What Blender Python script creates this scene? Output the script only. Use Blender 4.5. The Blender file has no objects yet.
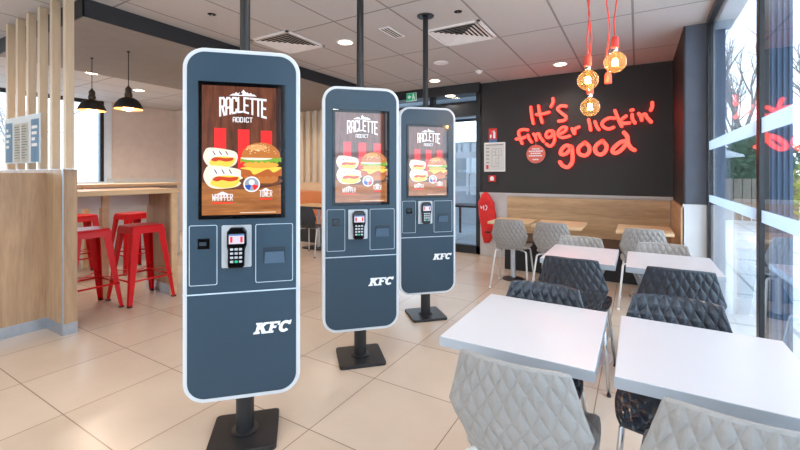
import bpy, bmesh, math, random
from mathutils import Vector, Matrix, Euler
random.seed(7)
PI = math.pi
R = math.radians
scene = bpy.context.scene
COL = scene.collection

# ------------------------------------------------------------------ camera, sky, exposure
cam_d = bpy.data.cameras.new('camera')
cam = bpy.data.objects.new('camera', cam_d)
COL.objects.link(cam)
cam.location = (0, 0, 1.28)
cam.rotation_euler = (R(90), 0, R(30.8))
cam_d.sensor_width = 36
cam_d.lens = 17.91
cam_d.shift_y = -0.0644
cam_d.clip_start = 0.02
cam_d.clip_end = 300
scene.camera = cam
vs = scene.view_settings
vs.view_transform = 'Standard'
vs.look = 'None'
vs.gamma = 1
vs.use_curve_mapping = False
vs.exposure = 0.85
SKY = (0.80, 0.90, 1.0)
SKY_STRENGTH = 2.5
DOWNLIGHT_W = 22
world = bpy.data.worlds.new('overcast_sky')
scene.world = world
world.use_nodes = True
bg = world.node_tree.nodes['Background']
bg.inputs[0].default_value = (*SKY, 1)
bg.inputs[1].default_value = SKY_STRENGTH
scene.cycles.max_bounces = 10
scene.cycles.diffuse_bounces = 5
scene.cycles.transparent_max_bounces = 16
scene.cycles.sample_clamp_indirect = 6

# ------------------------------------------------------------------ materials
def newmat(name):
    m = bpy.data.materials.new(name)
    m.use_nodes = True
    nt = m.node_tree
    return m, nt, nt.nodes['Principled BSDF']

def lin(c):
    return tuple((x / 255 / 12.92) if x / 255 <= 0.04045 else ((x / 255 + 0.055) / 1.055) ** 2.4 for x in c)

def pmat(name, rgb, rough=0.5, metal=0.0, noise=0.04, nscale=8.0, bump=0.0, coat=0.0, emis=0.0, spec=0.5):
    """rgb in 0-255 sRGB; a soft procedural mottling keeps each paint from being perfectly flat"""
    m, nt, b = newmat(name)
    c = lin(rgb)
    tc = nt.nodes.new('ShaderNodeTexCoord')
    nz = nt.nodes.new('ShaderNodeTexNoise')
    nz.inputs['Scale'].default_value = nscale
    nz.inputs['Detail'].default_value = 4
    nt.links.new(tc.outputs['Object'], nz.inputs['Vector'])
    rp = nt.nodes.new('ShaderNodeValToRGB')
    rp.color_ramp.elements[0].position = 0.3
    rp.color_ramp.elements[1].position = 0.7
    rp.color_ramp.elements[0].color = (*[x * (1 - noise) for x in c], 1)
    rp.color_ramp.elements[1].color = (*[min(1, x * (1 + noise)) for x in c], 1)
    nt.links.new(nz.outputs['Fac'], rp.inputs['Fac'])
    nt.links.new(rp.outputs['Color'], b.inputs['Base Color'])
    b.inputs['Roughness'].default_value = rough
    b.inputs['Metallic'].default_value = metal
    b.inputs['Specular IOR Level'].default_value = spec
    if coat:
        b.inputs['Coat Weight'].default_value = coat
        b.inputs['Coat Roughness'].default_value = 0.08
    if emis:
        nt.links.new(rp.outputs['Color'], b.inputs['Emission Color'])
        b.inputs['Emission Strength'].default_value = emis
    if bump:
        bp = nt.nodes.new('ShaderNodeBump')
        bp.inputs['Strength'].default_value = bump
        bp.inputs['Distance'].default_value = 0.01
        nt.links.new(nz.outputs['Fac'], bp.inputs['Height'])
        nt.links.new(bp.outputs['Normal'], b.inputs['Normal'])
    return m

def screen_mat(name, rgb, strength=0.75):
    m, nt, b = newmat(name)
    b.inputs['Base Color'].default_value = (0.01, 0.01, 0.01, 1)
    b.inputs['Emission Color'].default_value = (*lin(rgb), 1)
    b.inputs['Emission Strength'].default_value = strength
    b.inputs['Roughness'].default_value = 0.05
    b.inputs['IOR'].default_value = 1.8
    return m

def wood_mat(name, c1, c2, axis=0, scale=1.0, rough=0.45, emis=0.0, gloss=False):
    """oak laminate: noise stretched along one axis plus fine grain"""
    m, nt, b = newmat(name)
    tc = nt.nodes.new('ShaderNodeTexCoord')
    mp = nt.nodes.new('ShaderNodeMapping')
    s = [9.0, 9.0, 9.0]
    s[axis] = 0.9
    mp.inputs['Scale'].default_value = [x * scale for x in s]
    nt.links.new(tc.outputs['Object'], mp.inputs['Vector'])
    n1 = nt.nodes.new('ShaderNodeTexNoise')
    n1.inputs['Scale'].default_value = 1.3
    n1.inputs['Detail'].default_value = 7
    n1.inputs['Roughness'].default_value = 0.62
    n1.inputs['Distortion'].default_value = 0.5
    nt.links.new(mp.outputs['Vector'], n1.inputs['Vector'])
    n2 = nt.nodes.new('ShaderNodeTexNoise')
    n2.inputs['Scale'].default_value = 9
    n2.inputs['Detail'].default_value = 3
    nt.links.new(mp.outputs['Vector'], n2.inputs['Vector'])
    mx = nt.nodes.new('ShaderNodeMath')
    mx.operation = 'MULTIPLY_ADD'
    mx.inputs[1].default_value = 0.3
    nt.links.new(n2.outputs['Fac'], mx.inputs[0])
    nt.links.new(n1.outputs['Fac'], mx.inputs[2])
    rp = nt.nodes.new('ShaderNodeValToRGB')
    rp.color_ramp.elements[0].position = 0.45
    rp.color_ramp.elements[1].position = 0.85
    rp.color_ramp.elements[0].color = (*lin(c1), 1)
    rp.color_ramp.elements[1].color = (*lin(c2), 1)
    nt.links.new(mx.outputs[0], rp.inputs['Fac'])
    if emis:
        b.inputs['Base Color'].default_value = (0.01, 0.01, 0.01, 1)
        nt.links.new(rp.outputs['Color'], b.inputs['Emission Color'])
        b.inputs['Emission Strength'].default_value = emis
        b.inputs['Roughness'].default_value = 0.05
        b.inputs['IOR'].default_value = 1.8
    else:
        nt.links.new(rp.outputs['Color'], b.inputs['Base Color'])
        b.inputs['Roughness'].default_value = rough
    return m

def tile_mat(name, w, h, offx, offy, c1, c2, line, linew, rough, mottle=1.6, bump=0.0, rvar=0.0):
    """stack-bonded rectangular tiles in the surface's own x and y with soft stone mottling"""
    m, nt, b = newmat(name)
    tc = nt.nodes.new('ShaderNodeTexCoord')
    mp = nt.nodes.new('ShaderNodeMapping')
    mp.inputs['Location'].default_value = (offx, offy, 0)
    nt.links.new(tc.outputs['Object'], mp.inputs['Vector'])
    br = nt.nodes.new('ShaderNodeTexBrick')
    br.offset = 0
    br.squash = 1
    br.inputs['Scale'].default_value = 1
    br.inputs['Brick Width'].default_value = w
    br.inputs['Row Height'].default_value = h
    br.inputs['Mortar Size'].default_value = linew
    br.inputs['Mortar Smooth'].default_value = 0.1
    br.inputs['Bias'].default_value = 0.0
    br.inputs['Color1'].default_value = (*lin(c1), 1)
    br.inputs['Color2'].default_value = (*lin(c2), 1)
    br.inputs['Mortar'].default_value = (*lin(line), 1)
    nt.links.new(mp.outputs['Vector'], br.inputs['Vector'])
    nz = nt.nodes.new('ShaderNodeTexNoise')
    nz.inputs['Scale'].default_value = mottle
    nz.inputs['Detail'].default_value = 8
    nz.inputs['Roughness'].default_value = 0.6
    nt.links.new(tc.outputs['Object'], nz.inputs['Vector'])
    rp = nt.nodes.new('ShaderNodeMix')
    rp.data_type = 'RGBA'
    rp.inputs[6].default_value = (0.80, 0.77, 0.73, 1)
    rp.inputs[7].default_value = (1.06, 1.06, 1.06, 1)
    nt.links.new(nz.outputs['Fac'], rp.inputs[0])
    mul = nt.nodes.new('ShaderNodeMix')
    mul.data_type = 'RGBA'
    mul.blend_type = 'MULTIPLY'
    mul.inputs[0].default_value = 1
    nt.links.new(br.outputs['Color'], mul.inputs[6])
    nt.links.new(rp.outputs[2], mul.inputs[7])
    nt.links.new(mul.outputs[2], b.inputs['Base Color'])
    b.inputs['Roughness'].default_value = rough
    if rvar:
        mr = nt.nodes.new('ShaderNodeMapRange')
        mr.inputs['To Min'].default_value = rough - rvar
        mr.inputs['To Max'].default_value = rough + rvar
        nt.links.new(nz.outputs['Fac'], mr.inputs['Value'])
        nt.links.new(mr.outputs[0], b.inputs['Roughness'])
    if bump:
        bp = nt.nodes.new('ShaderNodeBump')
        bp.inputs['Strength'].default_value = bump
        bp.inputs['Distance'].default_value = 0.004
        bp.invert = True
        nt.links.new(br.outputs['Fac'], bp.inputs['Height'])
        nt.links.new(bp.outputs['Normal'], b.inputs['Normal'])
    return m

def glass_mat(name, tint=(0.93, 0.97, 1.0), ior=1.5):
    m = bpy.data.materials.new(name)
    m.use_nodes = True
    nt = m.node_tree
    nt.nodes.clear()
    out = nt.nodes.new('ShaderNodeOutputMaterial')
    mix = nt.nodes.new('ShaderNodeMixShader')
    tr = nt.nodes.new('ShaderNodeBsdfTransparent')
    tr.inputs[0].default_value = (*tint, 1)
    gl = nt.nodes.new('ShaderNodeBsdfGlossy')
    gl.inputs['Roughness'].default_value = 0.0
    gl.inputs['Color'].default_value = (0.95, 0.97, 1, 1)
    lw = nt.nodes.new('ShaderNodeLayerWeight')
    lw.inputs['Blend'].default_value = 0.5
    pw = nt.nodes.new('ShaderNodeMath')
    pw.operation = 'POWER'
    pw.inputs[1].default_value = 5
    nt.links.new(lw.outputs['Facing'], pw.inputs[0])
    fr = nt.nodes.new('ShaderNodeMapRange')      # Schlick reflectance, the same from both sides of the pane
    fr.inputs['To Min'].default_value = ((ior - 1) / (ior + 1)) ** 2
    fr.inputs['To Max'].default_value = 1.0
    nt.links.new(pw.outputs[0], fr.inputs['Value'])
    nt.links.new(fr.outputs[0], mix.inputs[0])
    nt.links.new(tr.outputs[0], mix.inputs[1])
    nt.links.new(gl.outputs[0], mix.inputs[2])
    nt.links.new(mix.outputs[0], out.inputs[0])
    return m

def film_mat(name, rgb, alpha):
    m, nt, b = newmat(name)
    b.inputs['Base Color'].default_value = (*lin(rgb), 1)
    b.inputs['Roughness'].default_value = 0.6
    tl = nt.nodes.new('ShaderNodeBsdfTranslucent')
    tl.inputs[0].default_value = (*lin(rgb), 1)
    m1 = nt.nodes.new('ShaderNodeMixShader')
    m1.inputs[0].default_value = 0.55
    nt.links.new(b.outputs[0], m1.inputs[1])
    nt.links.new(tl.outputs[0], m1.inputs[2])
    tr = nt.nodes.new('ShaderNodeBsdfTransparent')
    m2 = nt.nodes.new('ShaderNodeMixShader')
    m2.inputs[0].default_value = alpha
    nt.links.new(tr.outputs[0], m2.inputs[1])
    nt.links.new(m1.outputs[0], m2.inputs[2])
    nt.links.new(m2.outputs[0], nt.nodes['Material Output'].inputs[0])
    return m

def emit_mat(name, rgb, strength):
    m, nt, b = newmat(name)
    b.inputs['Base Color'].default_value = (*lin(rgb), 1)
    b.inputs['Emission Color'].default_value = (*lin(rgb), 1)
    b.inputs['Emission Strength'].default_value = strength
    b.inputs['Roughness'].default_value = 0.4
    return m

M = {}
M['floor'] = tile_mat('beige_stone_tile', 0.605, 0.577, 0.20 + 0.0, -0.323, (206, 190, 175), (198, 181, 165), (142, 125, 110), 0.0028, 0.26, 1.7, 0.0, 0.0)
M['ceiling'] = tile_mat('ceiling_tile', 0.6, 1.215, 0.035, -0.45, (201, 197, 196), (198, 194, 193), (146, 140, 137), 0.010, 0.9, 60.0, 0.3)
M['soffit'] = pmat('grey_soffit_paint', (142, 136, 131), 0.8)
M['dark_fascia'] = pmat('charcoal_fascia', (36, 37, 40), 0.6)
M['black_wall'] = pmat('dark_wall_paint', (42, 37, 36), 0.55, noise=0.08, nscale=2)
M['plaster'] = pmat('grey_concrete_laminate', (204, 198, 194), 0.6, noise=0.06, nscale=5)
M['wall_warm'] = pmat('warm_beige_wall_paint', (214, 194, 180), 0.8)
M['wall_light'] = pmat('light_wall_paint', (205, 200, 194), 0.8)
M['pillar'] = pmat('slate_pillar_paint', (84, 92, 106), 0.6, noise=0.05)
M['white_panel'] = pmat('white_wall_panel', (214, 218, 222), 0.5, noise=0.03)
M['oak_x'] = wood_mat('oak_grain_along_x', (172, 134, 94), (216, 178, 134), 0)
M['oak_y'] = wood_mat('oak_grain_along_y', (166, 128, 92), (208, 168, 128), 1)
M['oak_z'] = wood_mat('oak_grain_upright', (146, 116, 88), (184, 152, 120), 2)
M['oak_light'] = wood_mat('pale_oak_edge', (206, 172, 130), (226, 196, 156), 0)
M['oak_light_y'] = wood_mat('pale_oak_counter', (206, 172, 130), (228, 198, 158), 1)
M['slat'] = wood_mat('pale_slat_wood', (196, 170, 138), (216, 192, 162), 2, 0.7)
M['steel'] = pmat('brushed_steel_plinth', (170, 176, 184), 0.32, 0.8, 0.06, 20)
M['black'] = pmat('black_powder_coat', (26, 26, 29), 0.42, noise=0.1)
M['black_frame'] = pmat('black_window_frame', (28, 30, 34), 0.3, noise=0.05)
M['dark_seat'] = pmat('dark_brown_bench_pad', (66, 50, 42), 0.5)
M['glass'] = glass_mat('window_glass')
M['frost'] = film_mat('frosted_glass_band', (206, 220, 234), 0.6)
M['fin'] = pmat('slate_blue_cladding', (92, 112, 136), 0.6, noise=0.05)
M['white_trim'] = pmat('white_window_trim', (214, 220, 226), 0.5)
M['kiosk_blue'] = pmat('slate_blue_kiosk_lacquer', (38, 62, 79), 0.38, noise=0.04, nscale=3)
M['kiosk_white'] = pmat('white_kiosk_edge', (204, 208, 212), 0.4, noise=0.02)
M['kiosk_line'] = pmat('pale_panel_outline', (190, 206, 218), 0.4)
M['kiosk_dark'] = pmat('recessed_blue', (34, 50, 64), 0.4)
M['kiosk_lip'] = pmat('slot_lip_blue', (74, 98, 120), 0.35)
M['silver'] = pmat('silver_plate', (190, 194, 198), 0.35, 0.3)
M['bezel'] = pmat('black_glass_bezel', (6, 6, 8), 0.08, noise=0)
M['logo_white'] = pmat('white_raised_letters', (238, 242, 246), 0.4, noise=0.01)
M['chair_dark'] = pmat('charcoal_chair_plastic', (38, 44, 54), 0.27, noise=0.06, spec=0.6)
M['chair_light'] = pmat('light_grey_chair_plastic', (146, 143, 140), 0.36, noise=0.03)
M['chrome'] = pmat('chrome_tube', (200, 202, 206), 0.12, 1.0, 0.01)
M['white_tube'] = pmat('white_painted_tube', (212, 210, 208), 0.35)
M['table_white'] = pmat('white_table_laminate', (196, 196, 202), 0.28, noise=0.01)
M['table_edge'] = pmat('pale_grey_table_edge', (168, 174, 182), 0.35, noise=0.02)
M['column'] = pmat('silver_table_column', (196, 198, 202), 0.3, 0.6)
M['stool_red'] = pmat('red_enamelled_steel', (204, 8, 18), 0.34, noise=0.06, spec=0.35)
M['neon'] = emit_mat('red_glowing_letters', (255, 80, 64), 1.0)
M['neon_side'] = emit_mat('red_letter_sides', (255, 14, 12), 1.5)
M['down'] = emit_mat('warm_downlight_lens', (255, 226, 186), 9)
M['white_plastic'] = pmat('white_plastic', (244, 242, 240), 0.5)
M['hole'] = pmat('dark_duct', (26, 25, 26), 0.9)
M['bulb_glass'] = glass_mat('amber_bulb_glass', (1.0, 0.90, 0.72), 1.35)
_nt = M['bulb_glass'].node_tree          # amber tinted glass scatters a little of its filament's light
_tl = _nt.nodes.new('ShaderNodeBsdfTranslucent')
_tl.inputs[0].default_value = (1.0, 0.62, 0.25, 1)
_mx = _nt.nodes.new('ShaderNodeMixShader')
_mx.inputs[0].default_value = 0.03
_out = next(n for n in _nt.nodes if n.type == 'OUTPUT_MATERIAL')
_src = _out.inputs[0].links[0].from_socket
_nt.links.new(_src, _mx.inputs[1])
_nt.links.new(_tl.outputs[0], _mx.inputs[2])
_nt.links.new(_mx.outputs[0], _out.inputs[0])
M['filament'] = emit_mat('glowing_filament', (255, 190, 96), 60)
M['cord_red'] = pmat('coral_red_silicone', (226, 70, 56), 0.5)
M['cord_black'] = pmat('black_flex', (20, 20, 20), 0.6)
M['bulb_warm'] = emit_mat('warm_bulb', (255, 196, 120), 9)
M['shade_in'] = pmat('copper_shade_inside', (210, 150, 90), 0.4, 0.3)
M['paper'] = pmat('white_paper', (214, 212, 208), 0.7)
M['ink'] = pmat('grey_ink', (120, 120, 124), 0.8)
M['red_paint'] = pmat('signal_red', (214, 40, 38), 0.5)
M['blue_paint'] = pmat('sign_blue', (70, 110, 160), 0.5)
M['green_sign'] = emit_mat('green_exit_sign', (16, 140, 96), 0.5)
M['red_cloth'] = pmat('red_fabric', (222, 40, 38), 0.7, noise=0.1, nscale=14, bump=0.5)
M['orange_leather'] = pmat('tan_orange_leatherette', (206, 122, 62), 0.45)
M['pad'] = pmat('black_bench_base', (24, 24, 27), 0.6)
M['paving'] = tile_mat('pale_paving', 1.2, 1.2, 0, 0, (214, 220, 226), (206, 212, 218), (150, 158, 166), 0.02, 0.7, 1.0)
M['lobby_floor'] = tile_mat('grey_outdoor_tile', 0.6, 0.6, 0, 0, (150, 166, 180), (142, 158, 172), (110, 120, 130), 0.008, 0.5)
M['bark'] = pmat('hazed_bark', (150, 146, 146), 0.9, noise=0.2)  # bark colour lightened to stand for distant haze
M['leaf'] = pmat('evergreen_leaf', (62, 92, 70), 0.7, noise=0.3, nscale=3)
M['leaf_y'] = pmat('yellowing_leaf', (160, 160, 70), 0.7, noise=0.3, nscale=3)
M['concrete'] = pmat('pale_concrete', (170, 178, 186), 0.7, noise=0.1, nscale=2)
M['parasol'] = film_mat('pale_parasol_cloth', (214, 222, 228), 0.97)
M['fence'] = wood_mat('weathered_fence', (128, 116, 106), (156, 144, 132), 2)
M['galv'] = pmat('galvanised_steel', (120, 126, 132), 0.5, 0.4)

# ------------------------------------------------------------------ mesh builder
class MB:
    def __init__(s):
        s.v = []; s.f = []; s.m = []
    def add(s, vs_, fs, mi=0):
        b = len(s.v)
        s.v += [tuple(p) for p in vs_]
        s.f += [tuple(b + i for i in f) for f in fs]
        s.m += [mi] * len(fs)
        return s
    def box(s, x0, x1, y0, y1, z0, z1, mi=0):
        return s.add([(x0, y0, z0), (x1, y0, z0), (x1, y1, z0), (x0, y1, z0), (x0, y0, z1), (x1, y0, z1), (x1, y1, z1), (x0, y1, z1)],
                     [(0, 3, 2, 1), (4, 5, 6, 7), (0, 1, 5, 4), (1, 2, 6, 5), (2, 3, 7, 6), (3, 0, 4, 7)], mi)
    def prism(s, pts, fn, d0, d1, mi=0):
        """polygon pts (a,b) put through fn(a,b,d) at depths d0 and d1"""
        n = len(pts)
        return s.add([fn(a, b, d0) for a, b in pts] + [fn(a, b, d1) for a, b in pts],
                     [tuple(range(n))[::-1], tuple(range(n, 2 * n))] + [(i, (i + 1) % n, n + (i + 1) % n, n + i) for i in range(n)], mi)
    def tube(s, path, rad, n=8, mi=0, cap=True, flat=None):
        P = [Vector(p) for p in path]
        rads = rad if isinstance(rad, (list, tuple)) else [rad] * len(P)
        up = Vector((0, 0, 1))
        rings = []
        prev = None
        for i, p in enumerate(P):
            t = (P[min(i + 1, len(P) - 1)] - P[max(i - 1, 0)]).normalized()
            if prev is None:
                a = t.cross(up)
                if a.length < 1e-3: a = t.cross(Vector((1, 0, 0)))
                a.normalize()
            else:
                a = (prev - t * prev.dot(t)).normalized()
            prev = a
            b = t.cross(a)
            rings.append([p + (a * math.cos(2 * PI * k / n) + b * math.sin(2 * PI * k / n)) * rads[i] for k in range(n)])
        vs_ = [q for r in rings for q in r]
        fs = []
        for i in range(len(P) - 1):
            for k in range(n):
                fs.append((i * n + k, i * n + (k + 1) % n, (i + 1) * n + (k + 1) % n, (i + 1) * n + k))
        if cap:
            fs.append(tuple(range(n))[::-1])
            fs.append(tuple((len(P) - 1) * n + k for k in range(n)))
        return s.add(vs_, fs, mi)
    def lathe(s, prof, c=(0, 0, 0), n=24, mi=0):
        vs_ = []
        for r, z in prof:
            for k in range(n):
                vs_.append((c[0] + r * math.cos(2 * PI * k / n), c[1] + r * math.sin(2 * PI * k / n), c[2] + z))
        fs = []
        for i in range(len(prof) - 1):
            for k in range(n):
                fs.append((i * n + k, i * n + (k + 1) % n, (i + 1) * n + (k + 1) % n, (i + 1) * n + k))
        return s.add(vs_, fs, mi)

def obj(name, mb, mats, parent=None, smooth=False, bevel=0.0, loc=None, rotz=0.0, seg=2):
    me = bpy.data.meshes.new(name)
    me.from_pydata(mb.v, [], mb.f)
    if not isinstance(mats, (list, tuple)): mats = [mats]
    for m in mats: me.materials.append(m)
    for p, mi in zip(me.polygons, mb.m):
        p.material_index = mi
        p.use_smooth = smooth
    me.update()
    o = bpy.data.objects.new(name, me)
    COL.objects.link(o)
    bm = bmesh.new()
    bm.from_mesh(me)
    bmesh.ops.recalc_face_normals(bm, faces=bm.faces[:])
    bm.to_mesh(me)
    bm.free()
    if bevel:
        md = o.modifiers.new('bevel', 'BEVEL')
        md.width = bevel
        md.segments = seg
        md.limit_method = 'ANGLE'
        md.angle_limit = R(40)
    if parent: o.parent = parent
    if loc: o.location = loc
    o.rotation_euler = (0, 0, rotz)
    return o

def thing(name, label, cat, loc=(0, 0, 0), rotz=0.0, group=None):
    o = bpy.data.objects.new(name, None)
    o.empty_display_size = 0.1
    COL.objects.link(o)
    o.location = loc
    o.rotation_euler = (0, 0, rotz)
    o['label'] = label
    o['category'] = cat
    if group: o['group'] = group
    return o

def tag(o, label, cat, group=None, kind=None):
    o['label'] = label
    o['category'] = cat
    if group: o['group'] = group
    if kind: o['kind'] = kind
    return o

def struct(name, mb, mats, **k):
    o = obj(name, mb, mats, **k)
    if o.parent is None: o['kind'] = 'structure'
    return o

def copy_tree(o, parent=None):
    c = o.copy()
    COL.objects.link(c)
    if parent: c.parent = parent
    for ch in list(o.children):
        copy_tree(ch, c)
    return c

def dup(o, loc, rotz, label, group=None):
    c = copy_tree(o)
    c.location = loc
    c.rotation_euler = (0, 0, rotz)
    c['label'] = label
    if group: c['group'] = group
    return c

def rrect(x0, x1, z0, z1, r, n=8):
    pts = []
    for cx, cz, a0 in ((x1 - r, z0 + r, -90), (x1 - r, z1 - r, 0), (x0 + r, z1 - r, 90), (x0 + r, z0 + r, 180)):
        for k in range(n + 1):
            a = R(a0 + 90 * k / n)
            pts.append((cx + r * math.cos(a), cz + r * math.sin(a)))
    return pts

def XZ(a, b, d): return (a, d, b)

def text_mesh(name, s, size, mat, parent=None, fn=None, bold=0.0, sx=1.0, shear=0.0, depth=0.001, align='CENTER'):
    """built-in font turned into a real mesh; fn maps (x, y, depth) into the parent's space"""
    cu = bpy.data.curves.new(name, 'FONT')
    cu.body = s
    cu.size = size
    cu.extrude = depth / 2
    cu.offset = bold
    cu.shear = shear
    cu.align_x = align
    cu.align_y = 'CENTER'
    cu.resolution_u = 3
    cu.space_line = 0.85
    t = bpy.data.objects.new(name + '_curve', cu)
    COL.objects.link(t)
    bpy.context.view_layer.update()
    dg = bpy.context.evaluated_depsgraph_get()
    me = bpy.data.meshes.new_from_object(t.evaluated_get(dg))
    bpy.data.objects.remove(t)
    bpy.data.curves.remove(cu)
    for v in me.vertices:
        v.co = fn(v.co.x * sx, v.co.y, v.co.z)
    me.materials.clear()
    me.materials.append(mat)
    me.name = name
    o = bpy.data.objects.new(name, me)
    COL.objects.link(o)
    if parent: o.parent = parent
    return o

# ------------------------------------------------------------------ the room
ZC = 2.70          # ceiling height
XW = 0.569         # window wall
YN = 6.05          # far wall
XB = -3.85         # edge of the dropped soffit
XL = -9.05         # far left wall
YS = -3.0          # wall behind the viewer

struct('floor', MB().box(XL - 0.1, XW, YS, 6.25, -0.1, 0.0), M['floor'])
struct('ceiling', MB().box(XL - 0.1, XW + 0.16, YS - 0.1, 6.25, ZC, ZC + 0.1), M['ceiling'])
# dropped soffit over the stool counter
struct('trim_soffit', MB().box(-5.93, XB, 1.46, 6.05, 2.55, ZC - 0.002), M['soffit'])
struct('trim_fascia', MB().box(XB, XB + 0.012, 1.44, 6.05, 2.55, ZC - 0.001).box(-5.94, XB + 0.012, 1.445, 1.458, 2.55, ZC - 0.001), M['dark_fascia'])
# far wall: dark above, pale laminate wainscot below
struct('wall_north', MB().box(-2.11, 0.385, YN, YN + 0.2, 0.98, ZC - 0.001), M['black_wall'])
struct('wall_north_wainscot', MB().box(-2.125, 0.385, YN - 0.02, YN + 0.2, 0.0, 0.98), M['plaster'])
struct('trim_north_rail', MB().box(-2.125, 0.385, YN - 0.045, YN - 0.02, 0.955, 0.985), M['plaster'])
# pillar on the right with its dark return
struct('wall_east_return', MB().box(0.385, 0.40, 4.70, YN + 0.2, 0.0, ZC - 0.001), M['black_wall'])
struct('wall_east_pillar', MB().box(0.40, 0.60, 4.70, YN + 0.2, 0.0, ZC - 0.001), M['pillar'])
struct('trim_pillar_cladding', MB().box(0.375, 0.568, 4.675, 4.70, 0.0, 0.985), M['white_panel'])
struct('trim_return_oak', MB().box(0.360, 0.385, 4.675, 6.03, 0.0, 0.955), M['oak_y'])
# left room walls
struct('wall_west', MB().box(XL - 0.12, XL, 3.80, 5.15, 0, ZC - 0.001), M['wall_warm'])
struct('wall_west_sill', MB().box(XL - 0.12, XL, YS, 3.80, 0, 1.12), M['wall_warm'])
struct('trim_west_rail', MB().box(XL, XL + 0.05, 3.80, 5.15, 1.06, 1.18), M['wall_light'])
struct('wall_northwest', MB().box(XL - 0.12, -7.0, 5.15, 5.27, 0, ZC - 0.001).box(-7.0, -6.9, 5.15, 6.05, 0, ZC - 0.001), M['wall_warm'])
struct('wall_northwest_lounge', MB().box(-6.9, XB - 0.03, YN + 0.02, YN + 0.2, 0, ZC - 0.001), M['wall_light'])
# south side: shop front behind the viewer
struct('wall_south', MB().box(XL, -6.4, YS - 0.12, YS, 0, ZC - 0.001).box(-6.4, XW, YS - 0.12, YS, 0, 0.12).box(-6.4, XW, YS - 0.12, YS, 2.5, ZC - 0.001), M['wall_light'])
w = struct('window_4', MB().box(-6.4, XW, YS - 0.07, YS - 0.06, 0.12, 2.5), M['glass'])
mb = MB()
for k in range(5):
    x = -6.4 + k * 1.72
    mb.box(x, x + 0.06, YS - 0.10, YS - 0.02, 0.12, 2.5)
struct('window_frame', mb, M['black_frame'], parent=w)

# window wall on the right
struct('wall_east_south', MB().box(XW, XW + 0.17, YS, -0.98, 0, ZC - 0.001), M['black_wall'])
w = struct('window_1', MB().box(XW, XW + 0.008, -0.92, 4.60, 0.06, 2.66), M['glass'])
for y0, y1 in ((4.60, 4.675), (2.80, 2.86), (0.90, 0.96), (-0.98, -0.92)):
    struct('mullion', MB().box(XW - 0.012, XW + 0.031, y0, y1, 0.0, ZC - 0.001), M['black_frame'], parent=w, bevel=0.004)
struct('head_frame', MB().box(XW - 0.02, XW + 0.03, -0.98, 4.6, 2.65, ZC - 0.001), M['black_frame'], parent=w)
struct('bottom_frame', MB().box(XW - 0.02, XW + 0.03, -0.98, 4.6, 0.0, 0.07), M['black_frame'], parent=w)
for z0, z1 in ((1.495, 1.575), (1.02, 1.085)):
    struct('frosted_band', MB().box(XW - 0.0022, XW - 0.0002, -0.9, 4.6, z0, z1), M['frost'], parent=w)
struct('reveal_head', MB().box(XW + 0.035, 0.74, -0.98, 4.75, 2.62, 2.70), M['white_trim'], parent=w)
for y0, xa, xb in ((4.70, 0.615, 0.70), (2.93, 0.629, 0.722), (1.0, 0.629, 0.722)):
    mb = MB().box(xa, xb, y0, y0 + 0.05, -0.1, 2.62)
    for k in range(4):
        x = xa + 0.004 + k * 0.024
        mb.box(x, x + 0.008, y0 - 0.012, y0, -0.1, 2.62)
    struct('outer_fin', mb, M['fin'], parent=w)
    struct('white_jamb', MB().box(XW + 0.038, XW + 0.052, y0 - 0.03, y0, -0.1, 2.62), M['white_trim'], parent=w)

# window in the left room
w = struct('window_2', MB().box(XL - 0.06, XL - 0.05, YS, 3.80, 1.12, ZC - 0.05), M['glass'])
mb = MB().box(XL - 0.08, XL + 0.01, YS, 3.80, ZC - 0.07, ZC - 0.001).box(XL - 0.08, XL + 0.01, 3.69, 3.755, 1.12, ZC)
for y in (1.5, -0.5): mb.box(XL - 0.08, XL + 0.01, y, y + 0.06, 1.12, ZC)
struct('window_frame', mb, M['black_frame'], parent=w)
struct('window_sill', MB().box(XL - 0.1, XL + 0.12, YS, 3.88, 1.08, 1.12).box(XL - 0.03, XL + 0.03, 3.755, 3.88, 1.12, ZC - 0.001), M['white_trim'], parent=w)

# glazed entrance to the left of the dark wall
struct('trim_entrance_header', MB().box(XB + 0.0, -2.11, 5.93, 6.25, 2.55, ZC - 0.001), M['dark_fascia'])
d = struct('door_1', MB().box(-3.80, -2.125, 6.10, 6.11, 0.12, 2.55), M['glass'])
mb = MB().box(-3.85, -2.125, 6.04, 6.16, 2.20, 2.40).box(-3.85, -2.125, 6.05, 6.15, 0.0, 0.13)
for x in (-3.85, -3.02, -2.20): mb.box(x, x + 0.075, 6.05, 6.15, 0.0, 2.55)
struct('door_frame', mb, M['black_frame'], parent=d)
for z0, z1 in ((1.53, 1.63), (0.99, 1.07)):
    struct('frosted_band', MB().box(-3.78, -2.20, 6.094, 6.098, z0, z1), M['frost'], parent=d)
mb = MB().tube([(-2.30, 6.04, 0.95), (-2.30, 6.0, 0.97), (-2.30, 6.0, 1.25), (-2.30, 6.04, 1.27)], 0.012)
struct('door_handle', mb, M['steel'], parent=d)
for x, y0, y1 in ((-3.9, 6.05, 6.25),):
    struct('wall_north_jamb', MB().box(x, x + 0.05, y0, y1, 0, ZC - 0.001), M['dark_fascia'])

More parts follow.
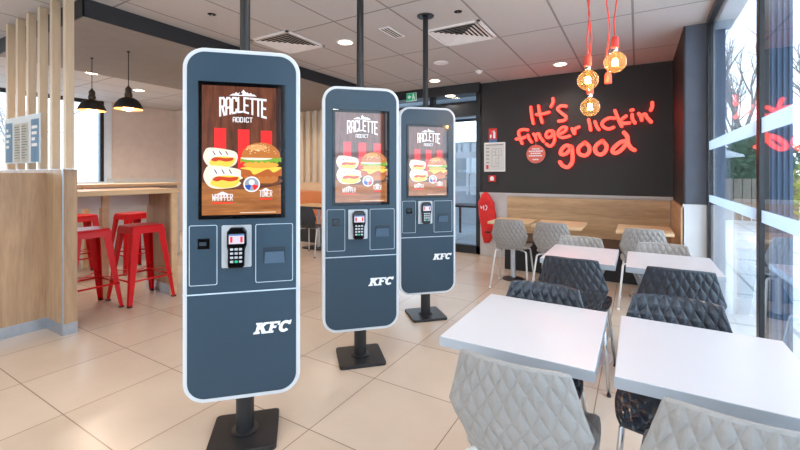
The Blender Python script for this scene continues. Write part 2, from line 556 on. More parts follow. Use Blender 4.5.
# ceiling fittings ---------------------------------------------------------
def downlight(x, y, z, label, watts=DOWNLIGHT_W, size=0.075, group='recessed round downlights'):
    t = thing('downlight', label, 'ceiling light', (x, y, z), 0, group)
    obj('trim_ring', MB().lathe([(size, 0), (size + 0.018, -0.001), (size + 0.018, -0.007), (size, -0.007), (size - 0.004, 0.0)]), M['white_plastic'], t)
    mb = MB()
    mb.add([(size * math.cos(2 * PI * k / 24), size * math.sin(2 * PI * k / 24), -0.004) for k in range(24)], [tuple(range(24))])
    obj('lens', mb, M['down'], t)
    l = bpy.data.lights.new('downlight_lamp', 'SPOT')
    l.energy = watts
    l.color = (1.0, 0.90, 0.79)
    l.spot_size = R(150)
    l.spot_blend = 0.8
    l.shadow_soft_size = 0.07
    lo = bpy.data.objects.new('lamp', l)
    COL.objects.link(lo)
    lo.parent = t
    lo.location = (0, 0, -0.02)
    return t

downlight(-0.857, 5.50, ZC, 'round warm downlight just in front of the dark wall with red writing')
downlight(-2.71, 3.39, ZC, 'round warm downlight behind the middle kiosk pole')
downlight(-2.66, 5.50, ZC, 'round warm downlight right of the farthest kiosk pole')
downlight(-2.62, 6.0, 2.55, 'warm downlight set in the dark header over the glass entrance')
for x, y in ((-0.4, 3.2), (-0.4, 0.8), (-2.7, 0.6), (-0.9, -1.2), (-3.2, -1.4), (-5.6, -0.2), (-6.6, -1.8), (-2.7, -0.4), (-1.2, 1.6), (-1.6, 0.2), (-0.5, -2.2), (-2.2, -2.3), (-4.6, 0.4)):  # unseen downlights added to brighten the room from out of frame
    downlight(x, y, ZC, 'added fill downlight, unseen, in the grey tiled ceiling outside the picture')
downlight(-7.3, 3.55, ZC, 'round warm downlight near the beige wall, right of the black pendants', 60)
downlight(-6.6, 2.6, ZC, 'round warm downlight seen directly above the right black pendant', 60)
downlight(-7.6, 1.6, ZC, 'warm downlight seen between the pale slats', 60)
downlight(-4.9, 5.55, 2.55, 'small warm downlight in the soffit between the front two kiosks', 34, 0.05)
downlight(-6.3, 5.0, ZC, 'round warm downlight of the lounge hidden behind the front kiosk', 40)

def vent(x0, x1, y0, y1, label, group='square ceiling air diffusers'):
    cx, cy = (x0 + x1) / 2, (y0 + y1) / 2
    hx, hy = (x1 - x0) / 2, (y1 - y0) / 2
    t = thing('ceiling_vent', label, 'air vent', (cx, cy, ZC), 0, group)
    mb = MB()
    for i in range(4):
        a0, a1 = hx, hx - 0.03
        b0, b1 = hy, hy - 0.03
    mb.box(-hx, hx, -hy, -hy + 0.03, -0.012, 0).box(-hx, hx, hy - 0.03, hy, -0.012, 0).box(-hx, -hx + 0.03, -hy, hy, -0.012, 0).box(hx - 0.03, hx, -hy, hy, -0.012, 0)
    obj('frame', mb, M['white_plastic'], t)
    obj('duct', MB().box(-hx + 0.02, hx - 0.02, -hy + 0.02, hy - 0.02, -0.0012, -0.0002), M['hole'], t)
    # concentric sloping vanes
    for k in range(6):
        g = 0.040 + k * 0.040
        ox, oy = hx - g, hy - g
        ix, iy = ox - 0.030, oy - 0.030
        zo, zi = -0.003, -0.013
        vsl = [(-ox, -oy, zi), (ox, -oy, zi), (ox, oy, zi), (-ox, oy, zi), (-ix, -iy, zo), (ix, -iy, zo), (ix, iy, zo), (-ix, iy, zo)]
        obj('vane', MB().add(vsl, [(0, 1, 5, 4), (1, 2, 6, 5), (2, 3, 7, 6), (3, 0, 4, 7)]), M['white_plastic'], t)
    return t
vent(-3.52, -2.98, 2.81, 3.37, 'square white louvred air vent behind the front kiosk pole')
vent(-1.82, -1.25, 3.52, 4.08, 'square white louvred air vent right of the farthest kiosk pole')

t = thing('linear_diffuser', 'narrow white slotted diffuser between the two rear kiosk poles', 'air vent', (-2.12, 3.40, ZC))
obj('frame', MB().box(-0.06, 0.06, -0.16, 0.16, -0.006, 0), M['white_plastic'], t)
for k in (-1, 0, 1): obj('slot', MB().box(k * 0.03 - 0.006, k * 0.03 + 0.006, -0.14, 0.14, -0.008, -0.0055), M['hole'], t)
t = thing('ceiling_speaker', 'flat round white speaker cover in the ceiling beside the farthest pole', 'speaker', (-2.16, 4.65, ZC))
obj('grille', MB().lathe([(0.0, -0.010), (0.085, -0.009), (0.095, -0.004), (0.095, 0)]), M['white_plastic'], t, smooth=True)
t = thing('smoke_detector', 'small white domed detector on the ceiling before the dark wall', 'smoke detector', (-1.88, 5.3, ZC))
obj('base', MB().lathe([(0.0, -0.012), (0.055, -0.012), (0.055, 0)]), M['white_plastic'], t)
obj('dome', MB().lathe([(0.0, -0.04), (0.02, -0.038), (0.035, -0.028), (0.040, -0.012)]), M['white_plastic'], t, smooth=True)
for x, y, lb in ((-1.35, 3.26, 'small dark round sprinkler hole above the farther air vent'), (-3.26, 2.19, 'small dark round sprinkler hole left of the front kiosk pole')):
    t = thing('sprinkler', lb, 'sprinkler', (x, y, ZC))
    obj('rosette', MB().lathe([(0.0, -0.004), (0.03, -0.004), (0.036, 0)]), M['hole'], t)
    obj('nozzle', MB().lathe([(0.0, -0.018), (0.009, -0.018), (0.009, -0.004)], n=10), M['steel'], t)
t = thing('exit_sign', 'small green illuminated exit sign on the dark header by the farthest pole', 'exit sign', (-3.30, 5.92, 2.58))
obj('case', MB().box(-0.095, 0.095, -0.012, 0.008, -0.07, 0.07), M['white_plastic'], t, bevel=0.004)
obj('face', MB().box(-0.09, 0.09, -0.016, -0.012, -0.062, 0.062), M['green_sign'], t)
obj('arrow', MB().prism([(-0.07, 0), (-0.03, 0.04), (-0.03, 0.015), (0.0, 0.015), (0.0, -0.015), (-0.03, -0.015), (-0.03, -0.04)], XZ, -0.018, -0.0155), M['white_plastic'], t)
mb = MB().lathe([(0, 0.03), (0.012, 0.03), (0.012, 0.05), (0, 0.05)], (0.045, -0.017, 0), 8)
mb.prism([(0.02, -0.05), (0.035, -0.05), (0.045, -0.01), (0.06, -0.05), (0.075, -0.05), (0.06, 0.025), (0.03, 0.025)], XZ, -0.018, -0.0155)
obj('running_figure', mb, M['white_plastic'], t)

# ------------------------------------------------------------------ ordering kiosks
FY = -0.070      # front face of the panel in the kiosk's own frame
def kiosk():
    t = thing('ordering_kiosk', '', 'kiosk', (0, 0, 0), R(45), 'tall slate blue ordering kiosks')
    mb = MB().prism(rrect(-0.155, 0.155, -0.155, 0.155, 0.02, 3), lambda a, b, d: (a, b, d), 0.0, 0.022)
    obj('base_plate', mb, M['black'], t, bevel=0.003)
    obj('lower_post', MB().lathe([(0.0, 0.022), (0.062, 0.022), (0.062, 0.03), (0.042, 0.034), (0.042, 0.24), (0, 0.24)], n=24), M['black'], t, smooth=False)
    mb = MB().lathe([(0.024, 1.84), (0.024, 2.70)], n=20)
    obj('ceiling_pole', mb, M['black'], t, smooth=True)
    obj('ceiling_flange', MB().lathe([(0.0, 2.692), (0.075, 2.692), (0.078, 2.70)], n=24), M['black'], t)
    body = obj('cabinet', MB().prism(rrect(-0.262, 0.262, 0.212, 1.866, 0.098, 10), XZ, FY + 0.004, 0.045), M['kiosk_white'], t, bevel=0.004)
    fr = obj('front_panel', MB().prism(rrect(-0.243, 0.243, 0.231, 1.847, 0.080, 10), XZ, FY, FY + 0.012), M['kiosk_blue'], t, bevel=0.002)
    obj('seam', MB().box(-0.262, 0.262, FY - 0.0008, FY + 0.002, 0.716, 0.722), M['kiosk_line'], fr)
    obj('pinhole', MB().lathe([(0, 0.0), (0.004, 0.0)], (0, 0, 0), 8), M['hole'], fr)
    def outline(name, x0, x1, z0, z1, r=0.008, wd=0.003):
        o_, i_ = rrect(x0, x1, z0, z1, r, 3), rrect(x0 + wd, x1 - wd, z0 + wd, z1 - wd, r - wd * 0.5, 3)
        n = len(o_)
        mb = MB().add([(a, FY - 0.0012, b) for a, b in o_] + [(a, FY - 0.0012, b) for a, b in i_], [(i, (i + 1) % n, n + (i + 1) % n, n + i) for i in range(n)])
        obj(name, mb, M['kiosk_line'], fr)
    outline('left_hatch_outline', -0.234, -0.113, 0.760, 1.040)
    outline('right_hatch_outline', 0.055, 0.228, 0.758, 1.038)
    # bits on the front
    sc = obj('barcode_scanner', MB().box(-0.198, -0.145, FY - 0.004, FY, 0.929, 0.978), M['bezel'], t, bevel=0.002)
    obj('scanner_window', MB().box(-0.190, -0.160, FY - 0.0055, FY - 0.004, 0.945, 0.962).box(-0.182, -0.174, FY - 0.006, FY - 0.004, 0.948, 0.958), M['kiosk_dark'], sc)
    sl = obj('receipt_slot', MB().box(0.089, 0.193, FY - 0.002, FY, 0.850, 0.927), M['kiosk_dark'], t)
    mb = MB().add([(0.096, FY - 0.0022, 0.852), (0.190, FY - 0.0022, 0.852), (0.186, FY - 0.012, 0.905), (0.100, FY - 0.012, 0.905), (0.096, FY - 0.002, 0.848), (0.190, FY - 0.002, 0.848)],
                  [(0, 1, 2, 3), (3, 2, 5, 4)])
    obj('slot_lip', mb, M['kiosk_lip'], sl)
    bp = obj('terminal_mount', MB().prism(rrect(-0.093, 0.038, 0.838, 1.037, 0.006, 3), XZ, FY - 0.012, FY), M['silver'], t, bevel=0.002)
    pts = [(-0.062, 0.850), (-0.056, 0.842), (0.004, 0.842), (0.010, 0.850), (0.012, 0.925), (0.020, 0.945), (0.020, 1.010), (0.006, 1.030), (-0.050, 1.030), (-0.066, 1.010), (-0.066, 0.945), (-0.062, 0.925)]
    te = obj('card_terminal', MB().prism(pts, XZ, FY - 0.045, FY - 0.010), M['bezel'], t, bevel=0.005)
    ds = obj('terminal_display', MB().box(-0.056, 0.010, FY - 0.0475, FY - 0.0455, 0.955, 1.000), screen_mat_white, te)
    obj('display_header', MB().box(-0.056, 0.010, FY - 0.049, FY - 0.0474, 0.993, 1.000), M['blue_paint'], te)
    for x0 in (-0.050, -0.006):
        obj('display_bar', MB().box(x0, x0 + 0.010, FY - 0.049, FY - 0.0474, 0.962, 0.988), M['red_paint'], te)
    for i in range(4):
        for j in range(3):
            x, z = -0.050 + j * 0.019, 0.935 - i * 0.019
            obj('key', MB().box(x, x + 0.013, FY - 0.0485, FY - 0.045, z - 0.010, z), key_mats[(i, j) == (3, 1)], te)
    # the big touch screen and its advertisement
    s = obj('touch_screen', MB().box(-0.195, 0.193, FY - 0.006, FY, 1.066, 1.709), M['bezel'], t, bevel=0.002)
    y = FY - 0.0066
    L = [0]
    def art(name, pts, mat):
        L[0] += 1
        d = y - 0.00025 * L[0]
        n = len(pts)
        return obj(name, MB().add([(a, d, b) for a, b in pts], [tuple(range(n))]), mat, s)
    def sm(q):
        n_ = len(q)
        out = []
        for i in range(n_):
            p0, p1, p2, p3 = q[i - 1], q[i], q[(i + 1) % n_], q[(i + 2) % n_]
            for f in (0, 0.25, 0.5, 0.75):
                out.append(tuple(0.5 * (2 * p1[c] + (p2[c] - p0[c]) * f + (2 * p0[c] - 5 * p1[c] + 4 * p2[c] - p3[c]) * f * f + (3 * p1[c] - p0[c] - 3 * p2[c] + p3[c]) * f ** 3) for c in (0, 1)))
        return out
    def rect(a0, a1, b0, b1): return [(a0, b0), (a1, b0), (a1, b1), (a0, b1)]
    def ell(cx, cz, rx, rz, n=28, a0=0, a1=360): return [(cx + rx * math.cos(R(a0 + (a1 - a0) * k / (n if a1 - a0 == 360 else n - 1))), cz + rz * math.sin(R(a0 + (a1 - a0) * k / (n if a1 - a0 == 360 else n - 1)))) for k in range(n)]
    art('plank_backdrop', rect(-0.178, 0.172, 1.086, 1.690), A['wood_dark'])
    art('plank_gap', rect(0.150, 0.172, 1.23, 1.690), A['gap'])
    art('board', [(-0.178, 1.086), (0.172, 1.086), (0.172, 1.225), (0.05, 1.205), (-0.08, 1.205), (-0.178, 1.24)], A['wood_light'])
    for x0, z1 in ((-0.125, 1.492), (-0.022, 1.488), (0.080, 1.484)):
        art('red_stripe', rect(x0, x0 + 0.051, 1.30, z1), A['red'])
    for px, pz, w_, h_ in ((-0.030, 1.646, 0.030, 0.017), (0.002, 1.646, 0.036, 0.030), (0.034, 1.646, 0.028, 0.016)):
        art('mountain', [(px - w_, pz), (px - w_ * 0.45, pz + h_ * 0.55), (px - w_ * 0.3, pz + h_ * 0.45), (px, pz + h_), (px + w_ * 0.35, pz + h_ * 0.5), (px + w_ * 0.5, pz + h_ * 0.6), (px + w_, pz)], A['white'])
    art('mountain_shadow', [(-0.020, 1.652), (-0.010, 1.664), (0.001, 1.655), (-0.008, 1.650)], A['gap'])
    G = {'R': ([[(0, 0), (0, 1), (.34, 1), (.42, .92), (.42, .6), (.34, .5), (0, .5)], [(.2, .5), (.42, 0)]]),
         'A': ([[(0, 0), (0, .86), (.1, 1), (.32, 1), (.42, .86), (.42, 0)], [(0, .4), (.42, .4)]]),
         'C': ([[(.42, .80), (.42, .92), (.34, 1), (.08, 1), (0, .92), (0, .08), (.08, 0), (.34, 0), (.42, .08), (.42, .20)]]),
         'L': ([[(0, 1), (0, 0), (.4, 0)]]), 'E': ([[(.4, 1), (0, 1), (0, 0), (.4, 0)], [(0, .5), (.34, .5)]]),
         'T': ([[(0, 1), (.44, 1)], [(.22, 1), (.22, 0)]]), 'I': ([[(.1, 0), (.1, 1)]]),
         'D': ([[(0, 0), (0, 1), (.32, 1), (.42, .9), (.42, .1), (.32, 0), (0, 0)]]), 'O': ([[(0, .08), (0, .92), (.08, 1), (.34, 1), (.42, .92), (.42, .08), (.34, 0), (.08, 0), (0, .08)]]),
         'P': ([[(0, 0), (0, 1), (.34, 1), (.42, .92), (.42, .55), (.34, .46), (0, .46)]]), 'W': ([[(0, 1), (.08, 0), (.26, .7), (.44, 0), (.52, 1)]])}
    def word(name, s_, cx_, z0_, wid, hgt, fn=None, wt=0.13):
        adv = {'W': .72, 'I': .36}
        tot = sum(adv.get(c, .62) for c in s_) - .2
        k_ = wid / tot
        mb = MB()
        d = y - 0.010
        x_ = 0.0
        q = 0
        for c in s_:
            for st in G[c]:
                for i in range(len(st) - 1):
                    (a0, b0), (a1, b1) = st[i], st[i + 1]
                    dx, dz = (a1 - a0) * k_, (b1 - b0) * hgt
                    l = math.hypot(dx, dz)
                    w_ = wt * k_ / 2
                    ux, uz = dx / l * w_ * 0.9, dz / l * w_ * 0.9
                    nx, nz = -dz / l * w_, dx / l * w_
                    X0, Z0, X1, Z1 = cx_ - wid / 2 + (x_ + a0) * k_ - ux, b0 * hgt - uz, cx_ - wid / 2 + (x_ + a1) * k_ + ux, b1 * hgt + uz
                    P_ = [(X0 + nx, Z0 + nz), (X1 + nx, Z1 + nz), (X1 - nx, Z1 - nz), (X0 - nx, Z0 - nz)]
                    if fn: P_ = [fn(a, b) for a, b in P_]
                    q += 1
                    mb.add([(a, d - 0.00002 * (q % 5), z0_ + b) for a, b in P_], [(0, 1, 2, 3)])
            x_ += adv.get(c, .62)
        return obj(name, mb, A['white'], s)
    def arch(a, b):
        f = abs(a + 0.004) / 0.108
        return (a, b + (b - 0.064) * 0.30 * f - 0.007 * f)      # longest at both ends of the word
    word('headline', 'RACLETTE', 0.003, 1.572, 0.202, 0.064, arch, 0.19)
    word('subheading', 'ADDICT', 0.0, 1.522, 0.084, 0.021, None, 0.13)
    # two toasted wraps
    for ox, oz, k in ((-0.102, 1.352, 0.92), (-0.090, 1.262, 1.06)):
        art('wrap_tortilla', sm([(ox + a * k, oz + b * k) for a, b in ((-0.076, 0.0), (-0.066, 0.040), (-0.045, 0.052), (0.02, 0.046), (0.078, 0.030), (0.084, -0.01), (0.062, -0.040), (0.0, -0.050), (-0.05, -0.042))]), A['cream'])
        art('wrap_filling', sm([(ox + a * k, oz + b * k) for a, b in ((-0.048, -0.030), (-0.030, 0.0), (0.010, 0.008), (0.066, 0.004), (0.072, -0.016), (0.052, -0.040), (0.0, -0.047))]), A['cheese'])
        art('wrap_tomato', sm([(ox + a * k, oz + b * k) for a, b in ((-0.040, -0.010), (-0.02, 0.004), (0.03, 0.0), (0.064, 0.002), (0.060, -0.012), (0.03, -0.018), (0.0, -0.012), (-0.02, -0.018))]), A['tomato'])
        art('wrap_fold', sm([(ox + a * k, oz + b * k) for a, b in ((-0.048, 0.010), (-0.042, 0.034), (0.0, 0.036), (0.060, 0.022), (0.064, 0.004), (0.03, 0.010), (-0.01, 0.010))]), A['white'])
        for q in range(3):
            xx = ox + (-0.034 + q * 0.030) * k
            art('grill_mark', [(xx, oz + 0.034 * k), (xx + 0.005, oz + 0.035 * k), (xx + 0.016, oz + 0.016 * k), (xx + 0.011, oz + 0.015 * k)], A['char'])
    # the burger
    bx, bz = 0.082, 1.325
    art('burger_tray', ell(bx, bz - 0.080, 0.098, 0.022), A['char'])
    art('bottom_bun', [(bx - 0.078, bz - 0.056), (bx + 0.080, bz - 0.056), (bx + 0.074, bz - 0.082), (bx + 0.05, bz - 0.092), (bx - 0.05, bz - 0.092), (bx - 0.07, bz - 0.084)], A['bun'])
    art('fried_patty', [(bx - 0.090 + 0.0092 * k, bz - 0.022 + 0.004 * math.sin(k * 2.3)) for k in range(21)] + [(bx + 0.094 - 0.0092 * k, bz - 0.060 + 0.005 * math.sin(k * 1.9)) for k in range(21)], A['patty'])
    art('cheese_slice', sm([(bx - 0.094, bz - 0.020), (bx - 0.030, bz - 0.012), (bx + 0.084, bz - 0.014), (bx + 0.086, bz - 0.024), (bx + 0.056, bz - 0.040), (bx + 0.03, bz - 0.024), (bx - 0.03, bz - 0.050), (bx - 0.05, bz - 0.030)]), A['cheese'])
    art('potato_cake', ell(bx, bz - 0.004, 0.080, 0.016), A['gold'])
    art('lettuce', [(bx - 0.092 + 0.0092 * k, bz + 0.030 + 0.003 * math.sin(k * 1.7)) for k in range(21)] + [(bx + 0.092 - 0.0092 * k, bz + 0.008 + 0.006 * math.sin(k * 2.1)) for k in range(21)], A['green'])
    art('mayonnaise', ell(bx - 0.02, bz + 0.028, 0.070, 0.010), A['cream'])
    art('top_bun', [(bx - 0.084, bz + 0.030)] + ell(bx, bz + 0.036, 0.087, 0.066, 22, 180, 0)[0:22] + [(bx + 0.084, bz + 0.028)], A['bun'])
    art('bun_shine', ell(bx - 0.018, bz + 0.078, 0.046, 0.014), A['bun_hi'])
    rs = random.Random(3)
    mb = MB()
    L[0] += 1
    for k in range(46):
        a, rr = rs.uniform(0.15, PI - 0.15), rs.uniform(0.35, 0.93)
        cx_, cz_ = bx + 0.080 * rr * math.cos(a), bz + 0.042 + 0.058 * rr * math.sin(a)
        mb.add([(cx_ + 0.003, y - 0.00025 * L[0], cz_), (cx_, y - 0.00025 * L[0], cz_ + 0.0018), (cx_ - 0.003, y - 0.00025 * L[0], cz_), (cx_, y - 0.00025 * L[0], cz_ - 0.0018)], [(0, 1, 2, 3)])
    obj('sesame_seeds', mb, A['seed'], s)
    # round tricolour badge
    art('badge_disc', ell(0.040, 1.229, 0.037, 0.037), A['white'])
    art('badge_ring', ell(0.040, 1.229, 0.031, 0.031), A['grey'])
    art('badge_blue', ell(0.040, 1.229, 0.031, 0.031, 10, 190, 250) + [(0.040, 1.229)], A['blue'])
    art('badge_red', ell(0.040, 1.229, 0.031, 0.031, 10, 290, 350) + [(0.040, 1.229)], A['red'])
    art('badge_core', ell(0.040, 1.238, 0.013, 0.013), A['white'])
    word('wrapper_caption', 'WRAPPER', -0.088, 1.155, 0.086, 0.028, None, 0.14)
    word('tower_caption', 'TOWER', 0.103, 1.171, 0.056, 0.028, None, 0.14)
    art('wrapper_peak', [(-0.115, 1.183), (-0.088, 1.196), (-0.060, 1.183)], A['white'])
    art('tower_peak', [(0.083, 1.199), (0.103, 1.212), (0.124, 1.199)], A['white'])
    art('wrapper_underline', rect(-0.133, -0.044, 1.140, 1.146), A['red'])
    art('tower_underline', rect(0.075, 0.132, 1.156, 1.162), A['red'])
    art('small_print', rect(-0.012, 0.150, 1.0945, 1.097), A['cream'])
    # raised slab-serif initials
    LN = [0]
    def letters(polys, ox, mb, kx=0.048, h=0.052, sh=0.28):
        for p in polys:
            LN[0] += 1
            mb.prism([(ox + (a * kx) + b * h * sh, 0.5145 + b * h) for a, b in p], XZ, FY - 0.006 - 0.0002 * (LN[0] % 8), FY - 0.0003)
    mb = MB()
    Kp = [[(0.12, 0), (0.44, 0), (0.44, 1), (0.12, 1)], [(-0.02, 0), (0.58, 0), (0.58, 0.15), (-0.02, 0.15)], [(-0.02, 0.85), (0.58, 0.85), (0.58, 1), (-0.02, 1)],
          [(0.40, 0.38), (0.60, 0.42), (1.15, 1), (0.72, 1), (0.40, 0.62)], [(0.46, 0.56), (0.68, 0.72), (1.22, 0.0), (0.80, 0.0)], [(0.68, 0.85), (1.22, 0.85), (1.22, 1), (0.68, 1)], [(0.76, 0), (1.30, 0), (1.30, 0.14), (0.76, 0.14)]]
    Fp = [[(0.12, 0), (0.44, 0), (0.44, 1), (0.12, 1)], [(-0.02, 0), (0.60, 0), (0.60, 0.15), (-0.02, 0.15)], [(-0.02, 0.83), (1.02, 0.83), (1.02, 1), (-0.02, 1)], [(0.84, 0.66), (1.02, 0.66), (1.02, 1), (0.84, 1)], [(0.40, 0.42), (0.76, 0.42), (0.76, 0.60), (0.40, 0.60)]]
    letters(Kp, 0.046, mb)
    letters(Fp, 0.107, mb)
    n = 18
    for k in range(n):
        a0, a1 = R(48 + 270 * k / n), R(48 + 270 * (k + 1) / n)
        q = [(0.52 + 0.56 * math.cos(a0), 0.5 + 0.52 * math.sin(a0)), (0.52 + 0.56 * math.cos(a1), 0.5 + 0.52 * math.sin(a1)), (0.52 + 0.22 * math.cos(a1), 0.5 + 0.30 * math.sin(a1)), (0.52 + 0.22 * math.cos(a0), 0.5 + 0.30 * math.sin(a0))]
        letters([q], 0.158, mb)
    letters([[(0.80, 0.66), (1.02, 0.66), (1.02, 1.02), (0.84, 1.02)]], 0.158, mb)
    obj('raised_letters', mb, M['logo_white'], t)
    return t

A = {'wood_dark': wood_mat('screen_dark_planks', (62, 28, 16), (118, 66, 42), 2, 3.0, emis=0.75),
     'wood_light': wood_mat('screen_light_board', (120, 66, 28), (186, 120, 62), 0, 2.0, emis=0.75)}
for k_, c_ in dict(gap=(48, 24, 18), red=(250, 44, 44), white=(238, 238, 244), cream=(236, 226, 206), cheese=(244, 204, 78), tomato=(196, 62, 26), char=(104, 62, 34), bun=(186, 112, 50),
                   bun_hi=(224, 160, 96), patty=(176, 92, 38), gold=(232, 166, 60), green=(120, 168, 52), seed=(246, 226, 186), grey=(150, 156, 168), blue=(40, 80, 170)).items():
    A[k_] = screen_mat('screen_' + k_, c_)
screen_mat_white = screen_mat('terminal_display_white', (214, 206, 224), 0.7)
key_mats = {False: M['silver'], True: M['green_sign']}
k1 = kiosk()
k1.location = (-1.655, 1.29, 0)
k1['label'] = 'nearest and largest blue ordering kiosk, front left of the row of three'
dup(k1, (-1.655, 2.236, 0), R(45), 'middle blue ordering kiosk of the row of three')
dup(k1, (-1.640, 3.20, 0), R(45), 'farthest and smallest blue ordering kiosk of the row of three')

# ------------------------------------------------------------------ quilted shell chairs
# seat front to back top: (y, z, half width); y is the way the sitter faces
PROF = [(0.205, 0.425, 0.170), (0.175, 0.442, 0.184), (0.09, 0.447, 0.194), (0.0, 0.440, 0.194), (-0.09, 0.434, 0.184), (-0.150, 0.440, 0.164),
        (-0.187, 0.466, 0.150), (-0.205, 0.505, 0.162), (-0.221, 0.555, 0.186), (-0.232, 0.600, 0.200), (-0.245, 0.665, 0.178), (-0.256, 0.720, 0.163), (-0.266, 0.775, 0.147)]
def prof(s):
    n = len(PROF) - 1
    x = s * n
    i = min(int(x), n - 1)
    f = x - i
    def g(j): return PROF[max(0, min(n, j))]
    out = []
    for c in range(3):
        if c == 2 and x > 6:
            out.append(g(i)[2] * (1 - f) + g(i + 1)[2] * f)
            continue
        p0, p1, p2, p3 = g(i - 1)[c], g(i)[c], g(i + 1)[c], g(i + 2)[c]
        out.append(0.5 * (2 * p1 + (p2 - p0) * f + (2 * p0 - 5 * p1 + 4 * p2 - p3) * f * f + (3 * p1 - p0 - 3 * p2 + p3) * f ** 3))
    return out
def surf(u, s):
    y, z, hw = prof(s)
    k = min(1, max(0, (s - 0.40) / 0.15))
    return Vector((u * hw, y + 0.030 * u * u * k, z + 0.012 * u * u * (1 - k) - 0.006 * u ** 4 * max(0, (s - 0.9) / 0.1)))
NU, KS = 16, 4        # half-diamonds across the shell, mesh steps per half-diamond
def pillow(i, j):
    a, b = math.sin(PI * (i + j) / 2), math.sin(PI * (i - j) / 2)
    return abs(a * b) ** 0.75
def shell(s0, s1, ns):
    """both faces of the moulded shell, embossed with a lattice of pillowed diamonds"""
    th, amp = 0.010, 0.0068
    W, Hn = NU * KS, ns * KS
    top, bot = [], []
    for J in range(Hn + 1):
        s = s0 + (s1 - s0) * J / Hn
        for I in range(W + 1):
            u = -1 + 2 * I / W
            p = surf(u, s)
            e = 2e-3
            du = surf(min(1, u + e), s) - surf(max(-1, u - e), s)
            dv = surf(u, min(1, s + e)) - surf(u, max(0, s - e))
            nrm = du.cross(dv).normalized()
            m = min(I, W - I, J, Hn - J) / KS
            d = amp * pillow(I / KS, J / KS) * min(1, m * 1.2)
            h = th / 2 * (0.6 if m == 0 else 1)
            top.append(p + nrm * (h + d))
            bot.append(p - nrm * (h + d))
    w = W + 1
    N = len(top)
    fs = []
    for J in range(Hn):
        for I in range(W):
            a, b, c, d = J * w + I, J * w + I + 1, (J + 1) * w + I + 1, (J + 1) * w + I
            if (I + J + 1) % (2 * KS) == 0: tris = ((a, b, d), (b, c, d))
            else: tris = ((a, b, c), (a, c, d))
            for q in tris:
                fs.append(q)
                fs.append(tuple(N + k for k in q[::-1]))
    rim = [i for i in range(w)] + [j * w + W for j in range(1, Hn + 1)] + [Hn * w + i for i in range(W - 1, -1, -1)] + [j * w for j in range(Hn - 1, 0, -1)]
    for q in range(len(rim)):
        a, b = rim[q], rim[(q + 1) % len(rim)]
        fs.append((a, b, N + b, N + a))
    return MB().add(top + bot, fs)

def chair(kind):
    sm, lm = (M['chair_dark'], M['chrome']) if kind == 'dark' else (M['chair_light'], M['white_tube'])
    t = thing('quilted_chair', '', 'chair')
    obj('seat', shell(0.0, 0.5, 10), sm, t)
    obj('backrest', shell(0.495, 1.0, 8), sm, t)
    mb = MB().box(-0.12, 0.12, -0.075, -0.055, 0.412, 0.426).box(-0.12, 0.12, 0.075, 0.095, 0.412, 0.426).box(-0.012, 0.012, -0.07, 0.09, 0.410, 0.422)
    obj('seat_bracket', mb, lm, t)
    for sx in (-1, 1):
        for sy, fy in ((1, 0.18), (-1, -0.25)):
            y0 = 0.085 if sy > 0 else -0.065
            path = [(sx * 0.10, y0, 0.413)]
            ex, ey = sx * 0.170, y0 + (fy - y0) * 0.45
            path += [(sx * 0.145, y0 + (ey - y0) * 0.6, 0.412), (ex * 0.97, y0 + (ey - y0) * 0.9, 0.404), (ex, ey, 0.388), (ex * 1.012, ey + (fy - ey) * 0.08, 0.36)]
            path += [(sx * 0.205, fy, 0.006)]
            lg = obj('leg', MB().tube(path, 0.0095, 10), lm, t, smooth=True)
            obj('foot_cap', MB().lathe([(0, 0), (0.012, 0), (0.012, 0.012), (0, 0.014)], (sx * 0.205, fy, 0), 10), M['black'] if kind == 'dark' else M['white_plastic'], lg)
    return t

cl = chair('light')
cd = chair('dark')
light_first, dark_first = [True], [True]
def place(kind, x, y, rz, label, group):
    src, flag = (cl, light_first) if kind == 'light' else (cd, dark_first)
    if flag[0]:
        flag[0] = False
        src.location = (x, y, 0); src.rotation_euler = (0, 0, rz); src['label'] = label; src['group'] = group
        return src
    return dup(src, (x, y, 0), rz, label, group)
GL, GD = 'light grey quilted shell chairs', 'charcoal quilted shell chairs'
place('light', -0.293, 1.325, R(0), 'light grey quilted chair seen from behind at the near side of the front left table', GL)
place('light', 0.204, 1.325, R(-1), 'light grey quilted chair at the bottom right corner, tucked under the front right table', GL)
place('dark', -0.372, 1.665, R(179), 'charcoal quilted chair facing us at the far side of the front left white table', GD)
place('dark', -0.336, 2.830, R(-2), 'charcoal quilted chair seen from behind at the rear left white table', GD)
place('dark', 0.127, 1.72, R(178), 'charcoal quilted chair facing us at the far side of the front right white table', GD)
place('dark', 0.200, 2.820, R(-1), 'charcoal quilted chair seen from behind at the rear right white table', GD)
place('light', -0.390, 3.24, R(180), 'light grey quilted chair facing us behind the rear left white table', GL)
place('light', 0.155, 3.20, R(180), 'light grey quilted chair facing us behind the rear right table, nearest the pillar', GL)
place('light', -1.230, 4.62, R(3), 'light grey quilted chair at the leftmost wooden table by the red cover', GL)
place('light', -0.750, 4.56, R(-3), 'light grey quilted chair at the middle wooden table along the bench', GL)
place('light', 0.050, 4.52, R(0), 'light grey quilted chair at the rightmost wooden table by the oak corner', GL)

